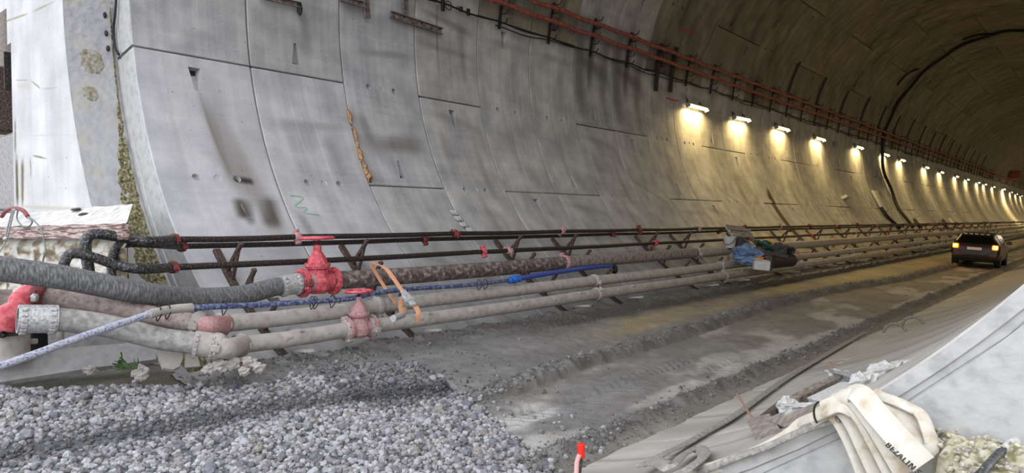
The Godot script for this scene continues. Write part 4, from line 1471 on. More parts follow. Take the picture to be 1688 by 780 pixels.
	for q in [[Vector3(-2.292, 1.458, -3.060), Vector3(-2.268, 1.452, -2.963)], [Vector3(-2.410, 1.427, -3.694), Vector3(-2.477, 1.373, -4.853)], [Vector3(-2.455, 1.379, -4.796), Vector3(-2.489, 1.365, -5.100)], [Vector3(-2.625, 1.369, -7.977), Vector3(-2.625, 1.369, -7.840)]]:
		for p in q:
			b.tube(smooth(PackedVector3Array([p - o + V(0.05, 0.02, 0), p - o + V(0, 0.06, 0.0), p - o + V(-0.05, 0.01, 0), p - o + V(0.0, -0.09, 0.02), p - o + V(0.06, -0.02, 0.0)])), 0.006, 5)
	obj("tie_wire", b, M.black, bl)
	# orange ratchet strap over the rusty and lowest pipes
	var st := thing("ratchet_strap", "dirty orange ratchet strap hooked over the rusty and grey pipes", "strap", Vector3(-2.179, 1.694, -5.714))
	o = st.position
	b = MB.new()
	b.ribbon(smooth(PackedVector3Array([Vector3(-3.020, 1.770, -6.113) - o, Vector3(-2.735, 1.750, -5.988) - o, Vector3(-2.403, 1.727, -5.839) - o, Vector3(-2.236, 1.649, -5.799) - o, Vector3(-2.062, 1.537, -5.759) - o, Vector3(-1.901, 1.458, -5.707) - o])), V(0.75, 0.5, 0.35), 0.055, 0.008)
	b.ribbon(smooth(PackedVector3Array([Vector3(-3.060, 1.768, -6.144) - o, Vector3(-2.997, 1.670, -6.134) - o, Vector3(-2.890, 1.506, -6.171) - o, Vector3(-2.705, 1.369, -6.142) - o, Vector3(-2.405, 1.252, -6.013) - o])), V(0.75, 0.5, 0.35), 0.05, 0.008)
	b.ribbon(smooth(PackedVector3Array([Vector3(-1.584, 1.325, -5.592) - o, Vector3(-1.510, 1.273, -5.591) - o, Vector3(-1.473, 1.206, -5.575) - o, Vector3(-1.493, 1.118, -5.582) - o])), V(0.75, 0.5, 0.35), 0.06, 0.008)
	obj("webbing", b, M.orange, st)
	b = MB.new()
	b.ribbon(smooth(PackedVector3Array([Vector3(-1.792, 1.393, -5.670) - o, Vector3(-1.865, 1.354, -5.656) - o, Vector3(-1.869, 1.274, -5.638) - o, Vector3(-1.845, 1.200, -5.654) - o, Vector3(-1.808, 1.268, -5.662) - o])), V(0.8, 0.1, 0.6), 0.05, 0.008)
	obj("loose_loop", b, M.orange, st)
	b = MB.new()
	b.bar(Vector3(-1.863, 1.463, -5.675) - o, Vector3(-1.542, 1.323, -5.563) - o, 0.07, 0.035, V(0.75, 0.5, 0.35))
	b.bar(Vector3(-1.765, 1.420, -5.628) - o, Vector3(-1.611, 1.369, -5.568) - o, 0.10, 0.05, V(0.75, 0.5, 0.35))
	obj("ratchet", b, M.galv, st)
	# short stub pipe end beside the strap
	var stub := MB.new()
	stub.tube(PackedVector3Array([Vector3(-1.724, 1.170, -5.401), Vector3(-1.843, 1.178, -5.652)]), 0.04, 12)
	tag(obj("pipe_stub", stub, M.galv), "short open pipe stub on the lowest pipe beside the orange strap", "pipe stub")
	# wall brackets: an upright rail with a strut and arms that carry the pipes
	var rail := MB.new()
	var rows := PackedVector3Array()
	for i in 9:
		rows.append(on_wall(lerpf(222.5, 243.0, i / 8.0), 5.965, 0))
	for i in 8:
		rail.bar(rows[i], rows[i + 1], 0.10, 0.05, V(0.7, 0.7, 0), 0.006)
	var rail_mesh := rail.mesh()
	var arms := []
	for q in [[V(-3.84, 2.06, 0), 0.0], [V(-3.52, 1.74, 0), 0.0], [V(-3.02, 1.39, 0), 0.0], [V(-2.52, 1.085, 0), 0.0], [V(-2.34, 0.865, 0), 0.0]]:
		var a := MB.new()
		var p: Vector3 = q[0]
		var out := V(0.74, 0.67, 0)
		var reach := 6.0 - Vector2(p.x, p.y - 6.0).length()
		var root := p - out.normalized() * 0.0
		var dirw := Vector2(p.x, p.y - 6.0).normalized()
		var wallp := V(dirw.x * 5.95, 6.0 + dirw.y * 5.95, 0)
		if arms.size() < 3:
			a.bar(wallp + V(-0.02, -0.10, 0), p + V(0.10, 0.0, 0), 0.05, 0.05, Vector3.UP, 0.004)
		else:
			a.bar(p + V(-0.20, -0.05, 0), p + V(0.13, -0.02, 0), 0.055, 0.035, Vector3.UP, 0.004)
		arms.append([a.mesh(), p, wallp])
	var struts := []
	for k in [1, 0]:
		var a := MB.new()
		a.bar(arms[k][2] + V(0.10, -0.34, 0), arms[k][1] + V(0.06, 0.0, 0), 0.04, 0.04, Vector3.BACK, 0.004)
		struts.append(a.mesh())
	var n := 0
	for k in 22:
		var zz: float = [-4.62, -6.62, -10.2, -12.0, -15.4, -17.2][k] if k < 6 else -17.2 - 3.628 * (k - 5)
		var t := thing("pipe_bracket", "rusty steel bracket on the lining under the pipes, %s from the portal" % ordinal(n), "bracket", V(0, 0, zz), "pipe brackets along the left wall")
		n += 1
		obj("rail", rail_mesh, M.steel_rust, t)
		for i in 5:
			obj("arm", arms[i][0], M.steel_rust if i < 3 else M.pipe_dust, t)
		for i in 2:
			obj("strut", struts[i], M.steel_rust, t)

func build_left_corner() -> void:
	# the board and odds and ends at the foot of the plinth
	var b := MB.new()
	b.slab(PackedVector3Array([Vector3(-3.687, 1.020, -1.730), Vector3(-3.395, 0.735, -1.665), Vector3(-3.300, 0.815, -1.925), Vector3(-3.086, 0.860, -2.527), Vector3(-2.762, 0.913, -3.138), Vector3(-2.974, 1.070, -3.218), Vector3(-3.306, 1.056, -2.602), Vector3(-3.579, 1.040, -1.996)]), 0.07)
	tag(obj("concrete_board", b, M.board), "long grey formwork board lying on edge below the hoses", "board")
	var bx := thing("steel_manifold", "grey steel box with cover at the left edge under the red elbow", "manifold", Vector3(-3.271, 1.041, -1.980))
	var o: Vector3 = bx.position
	b = MB.new()
	b.slab(PackedVector3Array([Vector3(-3.221, 1.418, -1.731) - o, Vector3(-3.206, 1.275, -1.725) - o, Vector3(-3.074, 1.268, -2.059) - o, Vector3(-3.137, 1.405, -2.073) - o]), 0.25)
	obj("cover", b, M.board, bx)
	b = MB.new()
	b.tube(PackedVector3Array([Vector3(-3.354, 1.254, -1.970) - o, Vector3(-3.320, 0.981, -1.957) - o]), 0.22, 18)
	obj("drum", b, M.pipe_dust, bx)
	b = MB.new()
	b.blob(Vector3(-3.084, 1.286, -1.904) - o, V(0.09, 0.06, 0.06), fine, 0.3)
	b.bar(Vector3(-3.080, 1.284, -1.834) - o, Vector3(-3.046, 1.283, -2.052) - o, 0.02, 0.03)
	obj("clasp", b, M.steel_dark, bx)
	var bk := thing("black_box", "black square box with small tap behind the grey board", "box", Vector3(-3.420, 1.038, -2.208))
	o = bk.position
	b = MB.new()
	b.box(Transform3D(Basis(Vector3.UP, 0.6), Vector3(-3.579, 1.137, -2.253) - o), V(0.24, 0.42, 0.2), 0.012)
	obj("body", b, M.black, bk)
	b = MB.new()
	b.tube(PackedVector3Array([Vector3(-3.314, 1.178, -2.091) - o, Vector3(-3.324, 1.158, -2.240) - o]), 0.028, 8)
	obj("tap", b, M.pipe_dust, bk)
	b = MB.new()
	b.bar(Vector3(-3.248, 1.155, -2.133) - o, Vector3(-3.242, 1.192, -2.172) - o, 0.02, 0.02)
	obj("tap_lever", b, M.red_dusty, bk)
	b = MB.new()
	b.slab(PackedVector3Array([Vector3(-3.915, 1.659, -1.937), Vector3(-3.775, 1.177, -1.897), Vector3(-3.715, 1.152, -2.138), Vector3(-3.855, 1.649, -2.183)]), 0.08)
	tag(obj("plywood_panel", b, M.timber), "weathered plywood panel standing behind the red elbow", "panel")
	b = MB.new()
	b.tube(PackedVector3Array([Vector3(-3.731, 1.478, -2.581), Vector3(-3.597, 1.063, -2.521)]), 0.035, 10)
	tag(obj("grey_post", b, M.pipe_dust), "thin grey upright pipe post under the rust-stained hose", "post")
	b = MB.new()
	b.slab(PackedVector3Array([Vector3(-4.173, 1.446, -2.489), Vector3(-4.030, 0.985, -2.440), Vector3(-3.687, 0.887, -3.406), Vector3(-3.821, 1.252, -3.467)]), 0.08)
	tag(obj("formwork_sheet", b, M.board), "grey formwork sheet in the shade between the rust-stained hose and the board", "sheet")
	# tongue-ended plates under the bend
	var tg := thing("concrete_plate", "pale concrete plate with a rounded corner under the bend", "plate", Vector3(-2.381, 0.865, -3.105))
	o = tg.position
	b = MB.new()
	b.slab(PackedVector3Array([Vector3(-2.509, 1.079, -3.023) - o, Vector3(-2.363, 0.885, -3.028) - o, Vector3(-2.322, 0.864, -3.115) - o, Vector3(-2.322, 0.885, -3.174) - o, Vector3(-2.347, 0.948, -3.217) - o, Vector3(-2.402, 1.029, -3.250) - o]), 0.05)
	obj("plate", b, M.pipe_dust, tg)
	b = MB.new()
	b.slab(PackedVector3Array([Vector3(-2.394, 1.021, -3.264), Vector3(-2.328, 0.864, -3.225), Vector3(-2.267, 0.863, -3.355), Vector3(-2.337, 0.964, -3.366)]), 0.05)
	tag(obj("concrete_plate", b, M.pipe_dust), "small pale plate leaning beside the tongue-ended concrete plate", "plate")
	# weeds
	var wd := thing("weed", "small green weed growing beside the grey board", "weed", Vector3(-2.717, 0.937, -2.851))
	rng.seed = 9
	for i in 16:
		var s := MB.new()
		var up := V(rng.randf_range(-0.09, 0.09), rng.randf_range(0.0, 0.14), rng.randf_range(-0.05, 0.1))
		var base := V(rng.randf_range(-0.12, 0.22), -0.05, rng.randf_range(0.0, 0.12))
		s.ribbon(smooth(PackedVector3Array([base, base + up * 0.6, base + up + V(0.04, 0.0, 0.03)])), V(0.6, 0.4, 0.6), 0.016, 0.003, 0.004)
		obj("leaf", s, M.leaf, wd)


# ------------------------------------------------------------------ cables, racks, lamps and fittings on the wall
func build_wall_fittings() -> void:
	var za := -9.0
	for q in [["power_cable", "orange-red power cable, the upper of the pair along the wall racks", 165.0, 5.74, 0.055, M.cable_red, -10.5], ["power_cable", "orange-red power cable, the lower of the pair along the wall racks", 168.0, 5.76, 0.055, M.cable_red, -9.6], ["black_cable", "thin black cable strung below the red cables on the wall", 171.8, 5.88, 0.02, M.black, -8.9], ["black_cable", "second thin black cable drooping close under the first", 172.3, 5.89, 0.014, M.black, -11.9]]:
		var b := MB.new()
		var p := PackedVector3Array()
		var z: float = q[6]
		while z > -150.0:
			var sag := 0.32 * pow(sin((z + 12.05) / 1.814 * PI), 2) + 0.25 * noise.get_noise_1d(z * 20.0 + q[2] * 9)
			p.append(on_wall(q[2] + sag + (0.5 * sin(z * 0.9) if q[4] < 0.02 else 0.0), q[3], z))
			z -= 0.3 if z > -40 else 0.9
		b.tube(p, q[4], 9)
		tag(obj(q[0], b, q[5]), q[1], "cable")
	# racks
	var bar_b := MB.new()
	var prev := on_wall(163.6, 5.93, 0)
	for i in 5:
		var nx := on_wall(163.6 + (i + 1) * 1.92, 5.93, 0)
		bar_b.bar(prev, nx, 0.055, 0.05, V(1, 0.2, 0), 0.004)
		prev = nx
	var bar_m := bar_b.mesh()
	var hook := MB.new()
	hook.bar(V(0, 0, 0), V(0.19, -0.02, 0), 0.03, 0.02)
	hook.bar(V(0.185, -0.02, 0), V(0.24, 0.07, 0), 0.03, 0.02)
	var hook_m := hook.mesh()
	var lab := 0
	for k in range(4, 50):
		var z := -T0 - LR * (k + 0.345)
		var t := thing("cable_rack", "dark upright cable rack with hooks on the wall, %s from the portal" % ordinal(lab), "cable rack", V(0, 0, z), "cable racks along the left wall")
		lab += 1
		obj("upright", bar_m, M.black, t)
		for i in 5:
			var h := obj("hook", hook_m, M.black, t)
			h.position = on_wall(164.2 + i * 1.95, 5.92, 0) - Vector3.ZERO
	# two longer channels hang among the racks
	for q in [[-19.2, 163.6, 177.2, "nearer"], [-20.1, 163.0, 176.4, "farther"]]:
		var b := MB.new()
		var p0 := on_wall(q[1], 5.9, q[0])
		for i in 5:
			var p1 := on_wall(lerpf(q[1], q[2], (i + 1) / 5.0), 5.9, q[0])
			b.bar(p0, p1, 0.16, 0.07, V(1, 0.2, 0), 0.006)
			p0 = p1
		tag(obj("steel_channel", b, M.steel_dark), "long dark steel channel upright on the wall, the %s of two before the lamps" % q[3], "steel channel")
	# tall dark strips higher on the wall towards the far lamps
	for k in 16:
		var z := -30.0 - k * 3.63
		var b := MB.new()
		var p0 := on_wall(151.0 + (k % 3), 5.94, z)
		for i in 4:
			var p1 := on_wall(151.0 + (k % 3) + (i + 1) * 3.2, 5.94, z)
			b.bar(p0, p1, 0.10, 0.05, V(1, 0.2, 0), 0.006)
			p0 = p1
		tag(obj("steel_strip", b, M.steel_dark), "dark steel strip upright on the wall above the cables, %s of the row" % ordinal(k), "steel strip", "steel strips above the cables")
	# bolted steel sections near the top left
	var sections := [[Vector3(-5.890, 6.336, -8.907), Vector3(-5.893, 6.285, -10.274), 0.13, "rust-streaked level steel beam bolted to the lining, end cut square", true], [Vector3(-5.793, 7.120, -9.156), Vector3(-5.884, 6.437, -9.268), 0.13, "upright steel channel standing on the rust-streaked level beam", false], [Vector3(-5.833, 6.887, -8.225), Vector3(-5.898, 6.147, -8.345), 0.12, "upright steel channel on the lining beside a short level one", false], [Vector3(-5.889, 6.364, -7.747), Vector3(-5.888, 6.374, -8.313), 0.10, "short level steel channel meeting the upright channel's left side", false], [Vector3(-5.900, 6.043, -6.205), Vector3(-5.900, 6.060, -6.928), 0.09, "steel beam at the top edge above the second lining segment", false]]
	for s in sections:
		var t := thing("steel_section", s[3], "steel section", s[0])
		var d: Vector3 = s[1] - s[0]
		var outw := V(1, -0.05, 0)
		var b := MB.new()
		b.bar(Vector3.ZERO, d, s[2], 0.015, outw, 0.003)
		obj("web", b, M.beam, t)
		var side := d.normalized().cross(outw).normalized()
		for e in [-1, 1]:
			b = MB.new()
			b.bar(side * e * s[2] * 0.46 + outw * 0.03, d + side * e * s[2] * 0.46 + outw * 0.03, 0.014, 0.06, outw, 0.003)
			obj("flange", b, M.beam, t)
		if s[4]:
			b = MB.new()
			for k in 6:
				b.lathe(Transform3D(Basis(Vector3.BACK, -PI / 2), d * (0.06 + 0.88 * (k / 5.0)) + outw * 0.012 + side * (0.03 if k % 2 == 0 else -0.03)), PackedVector2Array([Vector2(0.016, 0), Vector2(0.016, 0.02), Vector2(0, 0.02)]), 6)
			obj("bolts", b, M.steel_dark, t)
	var bb := MB.new()
	bb.blob(Vector3(-5.880, 6.001, -6.914), V(0.07, 0.22, 0.09), fine, 0.5)
	tag(obj("cable_clip", bb, M.black), "black clip hanging from the beam at the top edge", "clip")
	for q in [[Vector3(-5.801, 6.830, -10.230), "black clip with coiled wire on the black cable left of the racks", 0.30], [Vector3(-5.800, 6.837, -10.759), "small black clip on the black cable above the level beam's end", 0.10], [Vector3(-5.802, 6.823, -10.982), "grey junction clip on the thin black cable before the first rack", 0.14]]:
		var b := MB.new()
		b.box(Transform3D(Basis.IDENTITY, q[0]), V(0.06, q[2], 0.07), 0.008)
		if q[2] > 0.2:
			var ring := PackedVector3Array()
			for i in 17:
				ring.append(q[0] + V(0.04, -0.02 + 0.09 * sin(TAU * i / 16), -0.12 + 0.09 * cos(TAU * i / 16)))
			b.tube(ring, 0.01, 6)
		tag(obj("cable_clip", b, M.black), q[1], "clip")
	# lamps
	var body := MB.new()
	body.box(at(0, 0.05, 0), V(0.17, 0.05, 1.36), 0.015)
	var endp := MB.new()
	endp.box(at(0, 0.0, 0), V(0.17, 0.14, 0.03), 0.008)
	var back := MB.new()
	back.box(at(-0.085, 0.0, 0), V(0.02, 0.13, 1.36), 0.006)
	var lens := MB.new()
	lens.box(at(0.0, 0.0, 0), V(0.13, 0.055, 1.28), 0.02)
	var strap := MB.new()
	strap.bar(V(-0.12, 0.34, 0), V(0, 0.06, 0), 0.03, 0.02)
	strap.box(at(-0.11, 0.2, 0), V(0.02, 0.34, 0.06), 0.004)
	var meshes := [body.mesh(), endp.mesh(), back.mesh(), lens.mesh(), strap.mesh()]
	var i := 0
	for q in [V(-5.83, 6.104, -21.869), V(-5.83, 6.115, -25.492), V(-5.83, 6.162, -29.653), V(-5.83, 6.148, -34.427), V(-5.83, 6.261, -40.994), V(-5.83, 6.269, -46.706), V(-5.83, 6.212, -50.918), V(-5.83, 6.168, -58.464), V(-5.83, 6.110, -64.229), V(-5.83, 6.093, -71.064), V(-5.83, 6.081, -76.832), V(-5.83, 6.067, -83.496), V(-5.83, 6.061, -88.103), V(-5.83, 6.040, -94.676), V(-5.83, 6.073, -103.956), V(-5.83, 5.929, -111.574), V(-5.83, 5.870, -117.987), V(-5.83, 5.782, -124.270), V(-5.83, 5.95, -131.000), V(-5.83, 5.95, -138.000), V(-5.83, 5.95, -145.000), V(-5.83, 5.95, -152.000)]:
		var t := thing("wall_lamp", "lit tubular lamp on the tunnel wall below the cables, %s from the portal" % ordinal(i), "lamp", q, "row of lit lamps along the left wall")
		t.rotation.z = 0.25
		if i == 1:
			t.rotation.x = 0.03
		obj("housing", meshes[0], M.lamp_body, t)
		for e in [-1, 1]:
			var ep := obj("end_plate", meshes[1], M.lamp_body, t)
			ep.position.z = 0.68 * e
			var sr := obj("strap", meshes[4], M.steel_dark, t)
			sr.position.z = 0.45 * e
		obj("diffuser", meshes[3], M.glow if i != 14 else M.flood, t)
		var l := AreaLight3D.new()
		l.name = "lamp_light"
		l.area_size = Vector2(0.13, 1.26)
		l.light_color = Color(1.0, 0.86, 0.56)
		l.light_energy = LAMP * (7.0 if i == 14 else 1.0)
		l.area_range = 60.0
		l.shadow_enabled = true
		t.add_child(l)
		l.position = V(0, -0.04, 0)
		l.basis = Basis(Vector3.RIGHT, -PI / 2) * Basis(Vector3.BACK, 0.0)
		i += 1
	# lamps added out of view on the opposite wall, to brighten the left side
	for k in 28:
		var t := thing("wall_lamp", "added unseen tubular lamp on the right-hand tunnel wall, %s from the portal" % ordinal(k), "lamp", V(5.83, 6.1, -8.5 - k * 5.2), "row of added unseen lamps along the right wall")
		t.rotation = V(0, PI, 0.75)
		obj("housing", meshes[0], M.lamp_body, t)
		for e in [-1, 1]:
			var ep := obj("end_plate", meshes[1], M.lamp_body, t)
			ep.position.z = 0.68 * e
		obj("diffuser", meshes[3], M.glow, t)
		var l := AreaLight3D.new()
		l.name = "lamp_light"
		l.area_size = Vector2(0.13, 1.26)
		l.light_color = Color(1.0, 0.93, 0.80)
		l.light_energy = ADDED_RIGHT_LAMP
		l.area_range = 60.0
		l.shadow_enabled = true
		t.add_child(l)
		l.position = V(0, -0.04, 0)
		l.basis = Basis(Vector3.RIGHT, -PI / 2)
	# the big dark hose that rings the tunnel, and fittings
	var hp := PackedVector3Array()
	for d in 75:
		var deg := lerpf(224.0, 58.0, d / 74.0)
		hp.append(on_wall(deg, 5.86 + 0.03 * sin(deg * 0.31), -45.9 + 2.2 * smoothstep(150.0, 70.0, deg) - 0.9 * bell(deg - 200.0, 14.0)))
	var b2 := MB.new()
	b2.tube(hp, 0.085, 10)
	for q in [[128.0, 0.9], [92.0, 0.9]]:
		b2.tube(smooth(PackedVector3Array([on_wall(q[0], 5.86, -44.2), on_wall(q[0] + 1.5, 5.8, -43.6), on_wall(q[0] + 6, 5.86, -43.4), on_wall(q[0] + 12, 5.9, -43.6)])), 0.06, 8)
	tag(obj("ring_hose", b2, M.black), "thick black hose hooped over the whole tunnel wall and ceiling", "hose")
	for q in [[Vector3(-5.878, 6.145, -37.112), V(0.14, 0.24, 0.34), M.lamp_body, "small grey box on the wall past the fourth lamp"], [Vector3(-5.246, 3.389, -42.775), V(0.16, 1.3, 0.75), M.white, "tall white cabinet low on the wall before the black hoop hose"], [Vector3(-5.289, 3.476, -36.657), V(0.3, 0.16, 0.7), M.white, "small white shelf box on the lining above the pipes"]]:
		var t := MB.new()
		var p: Vector3 = q[0]
		t.box(Transform3D(Basis(Vector3.BACK, atan2(p.y - 6.0, p.x) - PI), p), q[1], 0.02)
		tag(obj("wall_box", t, q[2]), q[3], "box")
	var wh := MB.new()
	wh.tube(smooth(PackedVector3Array([Vector3(-5.048, 3.043, -42.175), Vector3(-4.744, 2.577, -42.141), Vector3(-4.487, 2.247, -42.308), Vector3(-4.189, 1.916, -42.550)])), 0.09, 8)
	tag(obj("drain_hose", wh, M.black), "black hose trailing down the wall from the white cabinet", "hose")
	for q in [[Vector3(-4.626, 2.339, -57.541), Vector3(-4.140, 1.796, -55.860), M.black, "dark plank leaning on the lining under the eighth lamp"], [Vector3(-4.695, 2.427, -60.570), Vector3(-4.278, 1.937, -59.827), M.white, "pale tube leaning on the lining under the ninth lamp"], [Vector3(-4.660, 2.381, -48.564), Vector3(-4.282, 1.941, -47.930), M.black, "short dark strip on the lining under the seventh lamp"]]:
		var t := MB.new()
		t.bar(q[0], q[1], 0.22, 0.12, V(0.7, 0.7, 0))
		tag(obj("leaning_strip", t, q[2]), q[3], "strip")
	var rs := MB.new()
	rs.box(Transform3D(Basis.IDENTITY, Vector3(-5.049, 7.915, -106.614)), V(1.2, 1.0, 0.2), 0.05)
	tag(obj("red_sign", rs, M.red_dark), "small dark red sign high on the wall at the far end", "sign")
	# foam pressed out of a joint, and white lime run
	b2 = MB.new()
	var f := [Vector3(-5.727, 4.314, -7.775), Vector3(-5.669, 4.145, -7.769), Vector3(-5.614, 3.970, -7.804), Vector3(-5.527, 3.757, -7.800), Vector3(-5.468, 3.592, -7.805), Vector3(-5.390, 3.457, -7.796), Vector3(-5.309, 3.281, -7.796), Vector3(-5.222, 3.107, -7.804)]
	for k in f.size() - 1:
		for e in 3:
			var p: Vector3 = f[k].lerp(f[k + 1], e / 3.0)
			b2.blob(p + V(0, 0, 0.05 * fine.get_noise_1d(k * 90.0 + e * 170.0)), V(0.06, 0.15, 0.085) * (0.75 + 1.1 * fine.get_noise_1d(k * 150.0 + e * 310.0)), fine, 1.2, Basis(Vector3.BACK, 0.5), 7, 9)
	tag(obj("foam_seal", b2, M.foam), "lumpy orange-brown foam squeezed from the joint between two lining rings", "foam")
	b2 = MB.new()
	var l2 := [Vector3(-4.868, 2.519, -9.559), Vector3(-4.783, 2.402, -9.585), Vector3(-4.693, 2.285, -9.622), Vector3(-4.608, 2.181, -9.698)]
	for k in 4:
		for e in 3:
			var p: Vector3 = l2[k] + V(0.0, 0.0, 0.05 * e - 0.05)
			b2.blob(p, V(0.03, 0.14, 0.09), fine, 0.9, Basis(Vector3.BACK, 0.7), 5, 7)
	tag(obj("lime_deposit", b2, M.white), "white lime deposit run down a ring joint to the pipes", "deposit")
	# spray marks
	for q in [[[Vector3(-5.539, 8.286, -20.108), Vector3(-5.545, 8.272, -20.401), Vector3(-5.522, 8.327, -20.602), Vector3(-5.536, 8.293, -21.091)], M.spray_red, "red spray mark high on the lining above the cables"], [[Vector3(-5.989, 6.203, -20.019), Vector3(-5.989, 6.187, -20.335), Vector3(-5.989, 6.192, -20.821)], M.spray_red, "red sprayed arrow on the lining left of the first lamp"], [[Vector3(-5.040, 2.760, -6.143), Vector3(-5.019, 2.726, -6.366), Vector3(-4.925, 2.587, -6.152), Vector3(-4.907, 2.561, -6.355), Vector3(-4.858, 2.493, -6.257), Vector3(-4.831, 2.456, -6.524)], M.spray_green, "faint green spray scribble low on the second lining ring"]]:
		var b := MB.new()
		var nn := []
		var pts := smooth(PackedVector3Array(q[0]))
		for p in pts:
			nn.append(V(-p.x, 6.0 - p.y, 0).normalized())
		b.ribbon(pts, nn, 0.022 if q[1] == M.spray_green else 0.045, 0.004)
		tag(obj("spray_mark", b, q[1]), q[2], "paint mark")
	# black tube on the first ring's face
	b2 = MB.new()
	b2.tube(smooth(PackedVector3Array([Vector3(-6.297, 5.763, -4.150), Vector3(-6.358, 5.425, -4.150), Vector3(-6.438, 5.176, -4.150), Vector3(-6.404, 4.949, -4.150), Vector3(-6.256, 4.791, -4.150)])), 0.018, 8)
	tag(obj("black_tube", b2, M.black), "thin black tube running down the white edge of the first ring", "tube")


# ------------------------------------------------------------------ the heap on the pipes
func crumple(called: String, label: String, cat: String, mid: Vector3, size: Vector3, m: Material, amount := 0.9, turn := Basis.IDENTITY) -> void:
	var b := MB.new()
	b.blob(Vector3.ZERO, size, fine, amount, turn, 14, 20, true)
	var o := obj(called, b, m)
	o.position = mid
	tag(o, label, cat)

func build_heap() -> void:
	var b := MB.new()
	var p := Vector3(-3.060, 1.744, -17.969)
	b.lathe(Transform3D(Basis.IDENTITY, V(0, -0.14, 0)), PackedVector2Array([Vector2(0, 0), Vector2(0.13, 0), Vector2(0.17, 0.28), Vector2(0.18, 0.28), Vector2(0.18, 0.30), Vector2(0.0, 0.30)]), 16)
	var bu := thing("white_bucket", "white plastic bucket standing on the rusty pipe", "bucket", p)
	obj("pail", b, M.white, bu)
	b = MB.new()
	b.tube(smooth(PackedVector3Array([V(0.17, 0.12, 0), V(0.12, 0.0, 0.14), V(0.0, -0.05, 0.19), V(-0.1, 0.0, 0.16), V(-0.17, 0.12, 0)])), 0.008, 6)
	obj("bail", b, M.black, bu)
	b = MB.new()
	b.box(at(0, 0, 0), V(0.32, 0.28, 0.32), 0.015)
	var o := obj("dark_crate", b, M.charcoal)
	o.position = Vector3(-2.966, 1.744, -18.335)
	o.rotation.y = 0.6
	tag(o, "dark grey crate between the white bucket and the blue sheet", "crate")
	var pa := thing("pallet_frame", "broken pale wooden pallet tilted over the thin pipes", "pallet", Vector3(-3.083, 2.008, -18.617))
	var c0: Vector3 = pa.position
	var L := [[Vector3(-3.466, 2.192, -18.671), Vector3(-3.090, 2.119, -19.048)], [Vector3(-3.383, 2.125, -18.598), Vector3(-2.869, 2.036, -18.921)], [Vector3(-3.245, 2.027, -18.439), Vector3(-2.766, 1.956, -18.746)], [Vector3(-3.095, 1.931, -18.285), Vector3(-2.663, 1.893, -18.571)]]
	for q in L:
		b = MB.new()
		b.bar(q[0] - c0, q[1] - c0, 0.09, 0.03, V(0.5, 0.8, 0.3))
		obj("slat", b, M.timber, pa)
	for q in [[Vector3(-3.507, 2.209, -18.762), Vector3(-3.013, 1.884, -18.210)], [Vector3(-3.090, 2.136, -19.048), Vector3(-2.663, 1.861, -18.571)]]:
		b = MB.new()
		b.bar(q[0] - c0 - V(0, 0.05, 0), q[1] - c0 - V(0, 0.05, 0), 0.06, 0.06, V(0.5, 0.8, 0.3))
		obj("bearer", b, M.white if q[0] == Vector3(-3.507, 2.209, -18.762) else M.timber, pa)
	crumple("blue_sheet", "crumpled bright blue plastic sheet on the grey pipes", "sheet", Vector3(-2.301, 1.480, -17.194), V(0.66, 0.46, 0.6), M.tarp, 0.7, Basis(Vector3.BACK, -0.35))
	crumple("grey_sack", "grey sack slumped left of the blue sheet", "sack", Vector3(-2.723, 1.356, -17.445), V(0.34, 0.28, 0.4), M.canvas_mud, 0.6)
	var wb := thing("white_carton", "white carton lying on the lowest pipe below the blue sheet", "carton", Vector3(-1.678, 1.269, -16.570))
	b = MB.new()
	b.box(Transform3D(Basis(Vector3.UP, 0.5) * Basis(Vector3.BACK, -0.1), V(0, -0.02, 0)), V(0.36, 0.22, 0.3), 0.01)
	obj("carton_body", b, M.white, wb)
	b = MB.new()
	b.box(Transform3D(Basis(Vector3.UP, 0.5) * Basis(Vector3.BACK, -0.16), V(-0.01, 0.11, 0)), V(0.35, 0.02, 0.29), 0.005)
	obj("flap", b, M.white, wb)
	b = MB.new()
	b.box(Transform3D(Basis(Vector3.UP, 0.4), Vector3(-1.598, 1.288, -16.816)), V(0.14, 0.34, 0.3), 0.01)
	tag(obj("brown_block", b, M.timber_dark), "brown wooden block beside the white carton", "block")
	crumple("orange_rag", "small orange-yellow rag on top of the white carton", "rag", Vector3(-1.790, 1.396, -16.748), V(0.16, 0.10, 0.14), M.orange_bright, 0.6)
	crumple("orange_scrap", "small orange and white scrap above the blue sheet", "scrap", Vector3(-2.560, 1.665, -18.068), V(0.22, 0.10, 0.2), M.orange_bright, 0.7)
	crumple("white_rag", "little white rag beside the orange scrap above the blue sheet", "rag", Vector3(-2.430, 1.624, -17.903), V(0.16, 0.14, 0.2), M.white, 0.6)
	crumple("green_bundle", "dark green plastic bundle on the rusty pipe", "bundle", Vector3(-2.235, 1.614, -18.301), V(0.62, 0.30, 0.4), M.green, 0.8, Basis(Vector3.BACK, -0.55))
	crumple("yellow_gloves", "yellow crumpled gloves on the green bundle", "gloves", Vector3(-2.265, 1.719, -18.507), V(0.26, 0.20, 0.24), M.yellow, 0.9)
	crumple("grey_bundle", "dark grey coat-like bundle right of the green bundle", "bundle", Vector3(-1.958, 1.551, -18.403), V(0.46, 0.32, 0.4), M.charcoal, 0.7)
	crumple("dark_sack", "dark blue-black sack at the right end of the heap", "sack", Vector3(-1.865, 1.509, -18.753), V(0.32, 0.26, 0.3), M.navy, 0.7)
	b = MB.new()
	b.bar(Vector3(-2.297, 1.596, -17.847), Vector3(-1.949, 1.443, -17.547), 0.20, 0.10)
	tag(obj("heap_plank", b, M.timber_dark), "dark plank sloping down behind the blue sheet", "plank")
	b = MB.new()
	b.bar(Vector3(-2.020, 1.507, -17.415), Vector3(-1.664, 1.392, -18.183), 0.14, 0.10)
	tag(obj("heap_plank", b, M.timber_dark), "brown plank lying level below the dark bundles of the heap", "plank")
	b = MB.new()
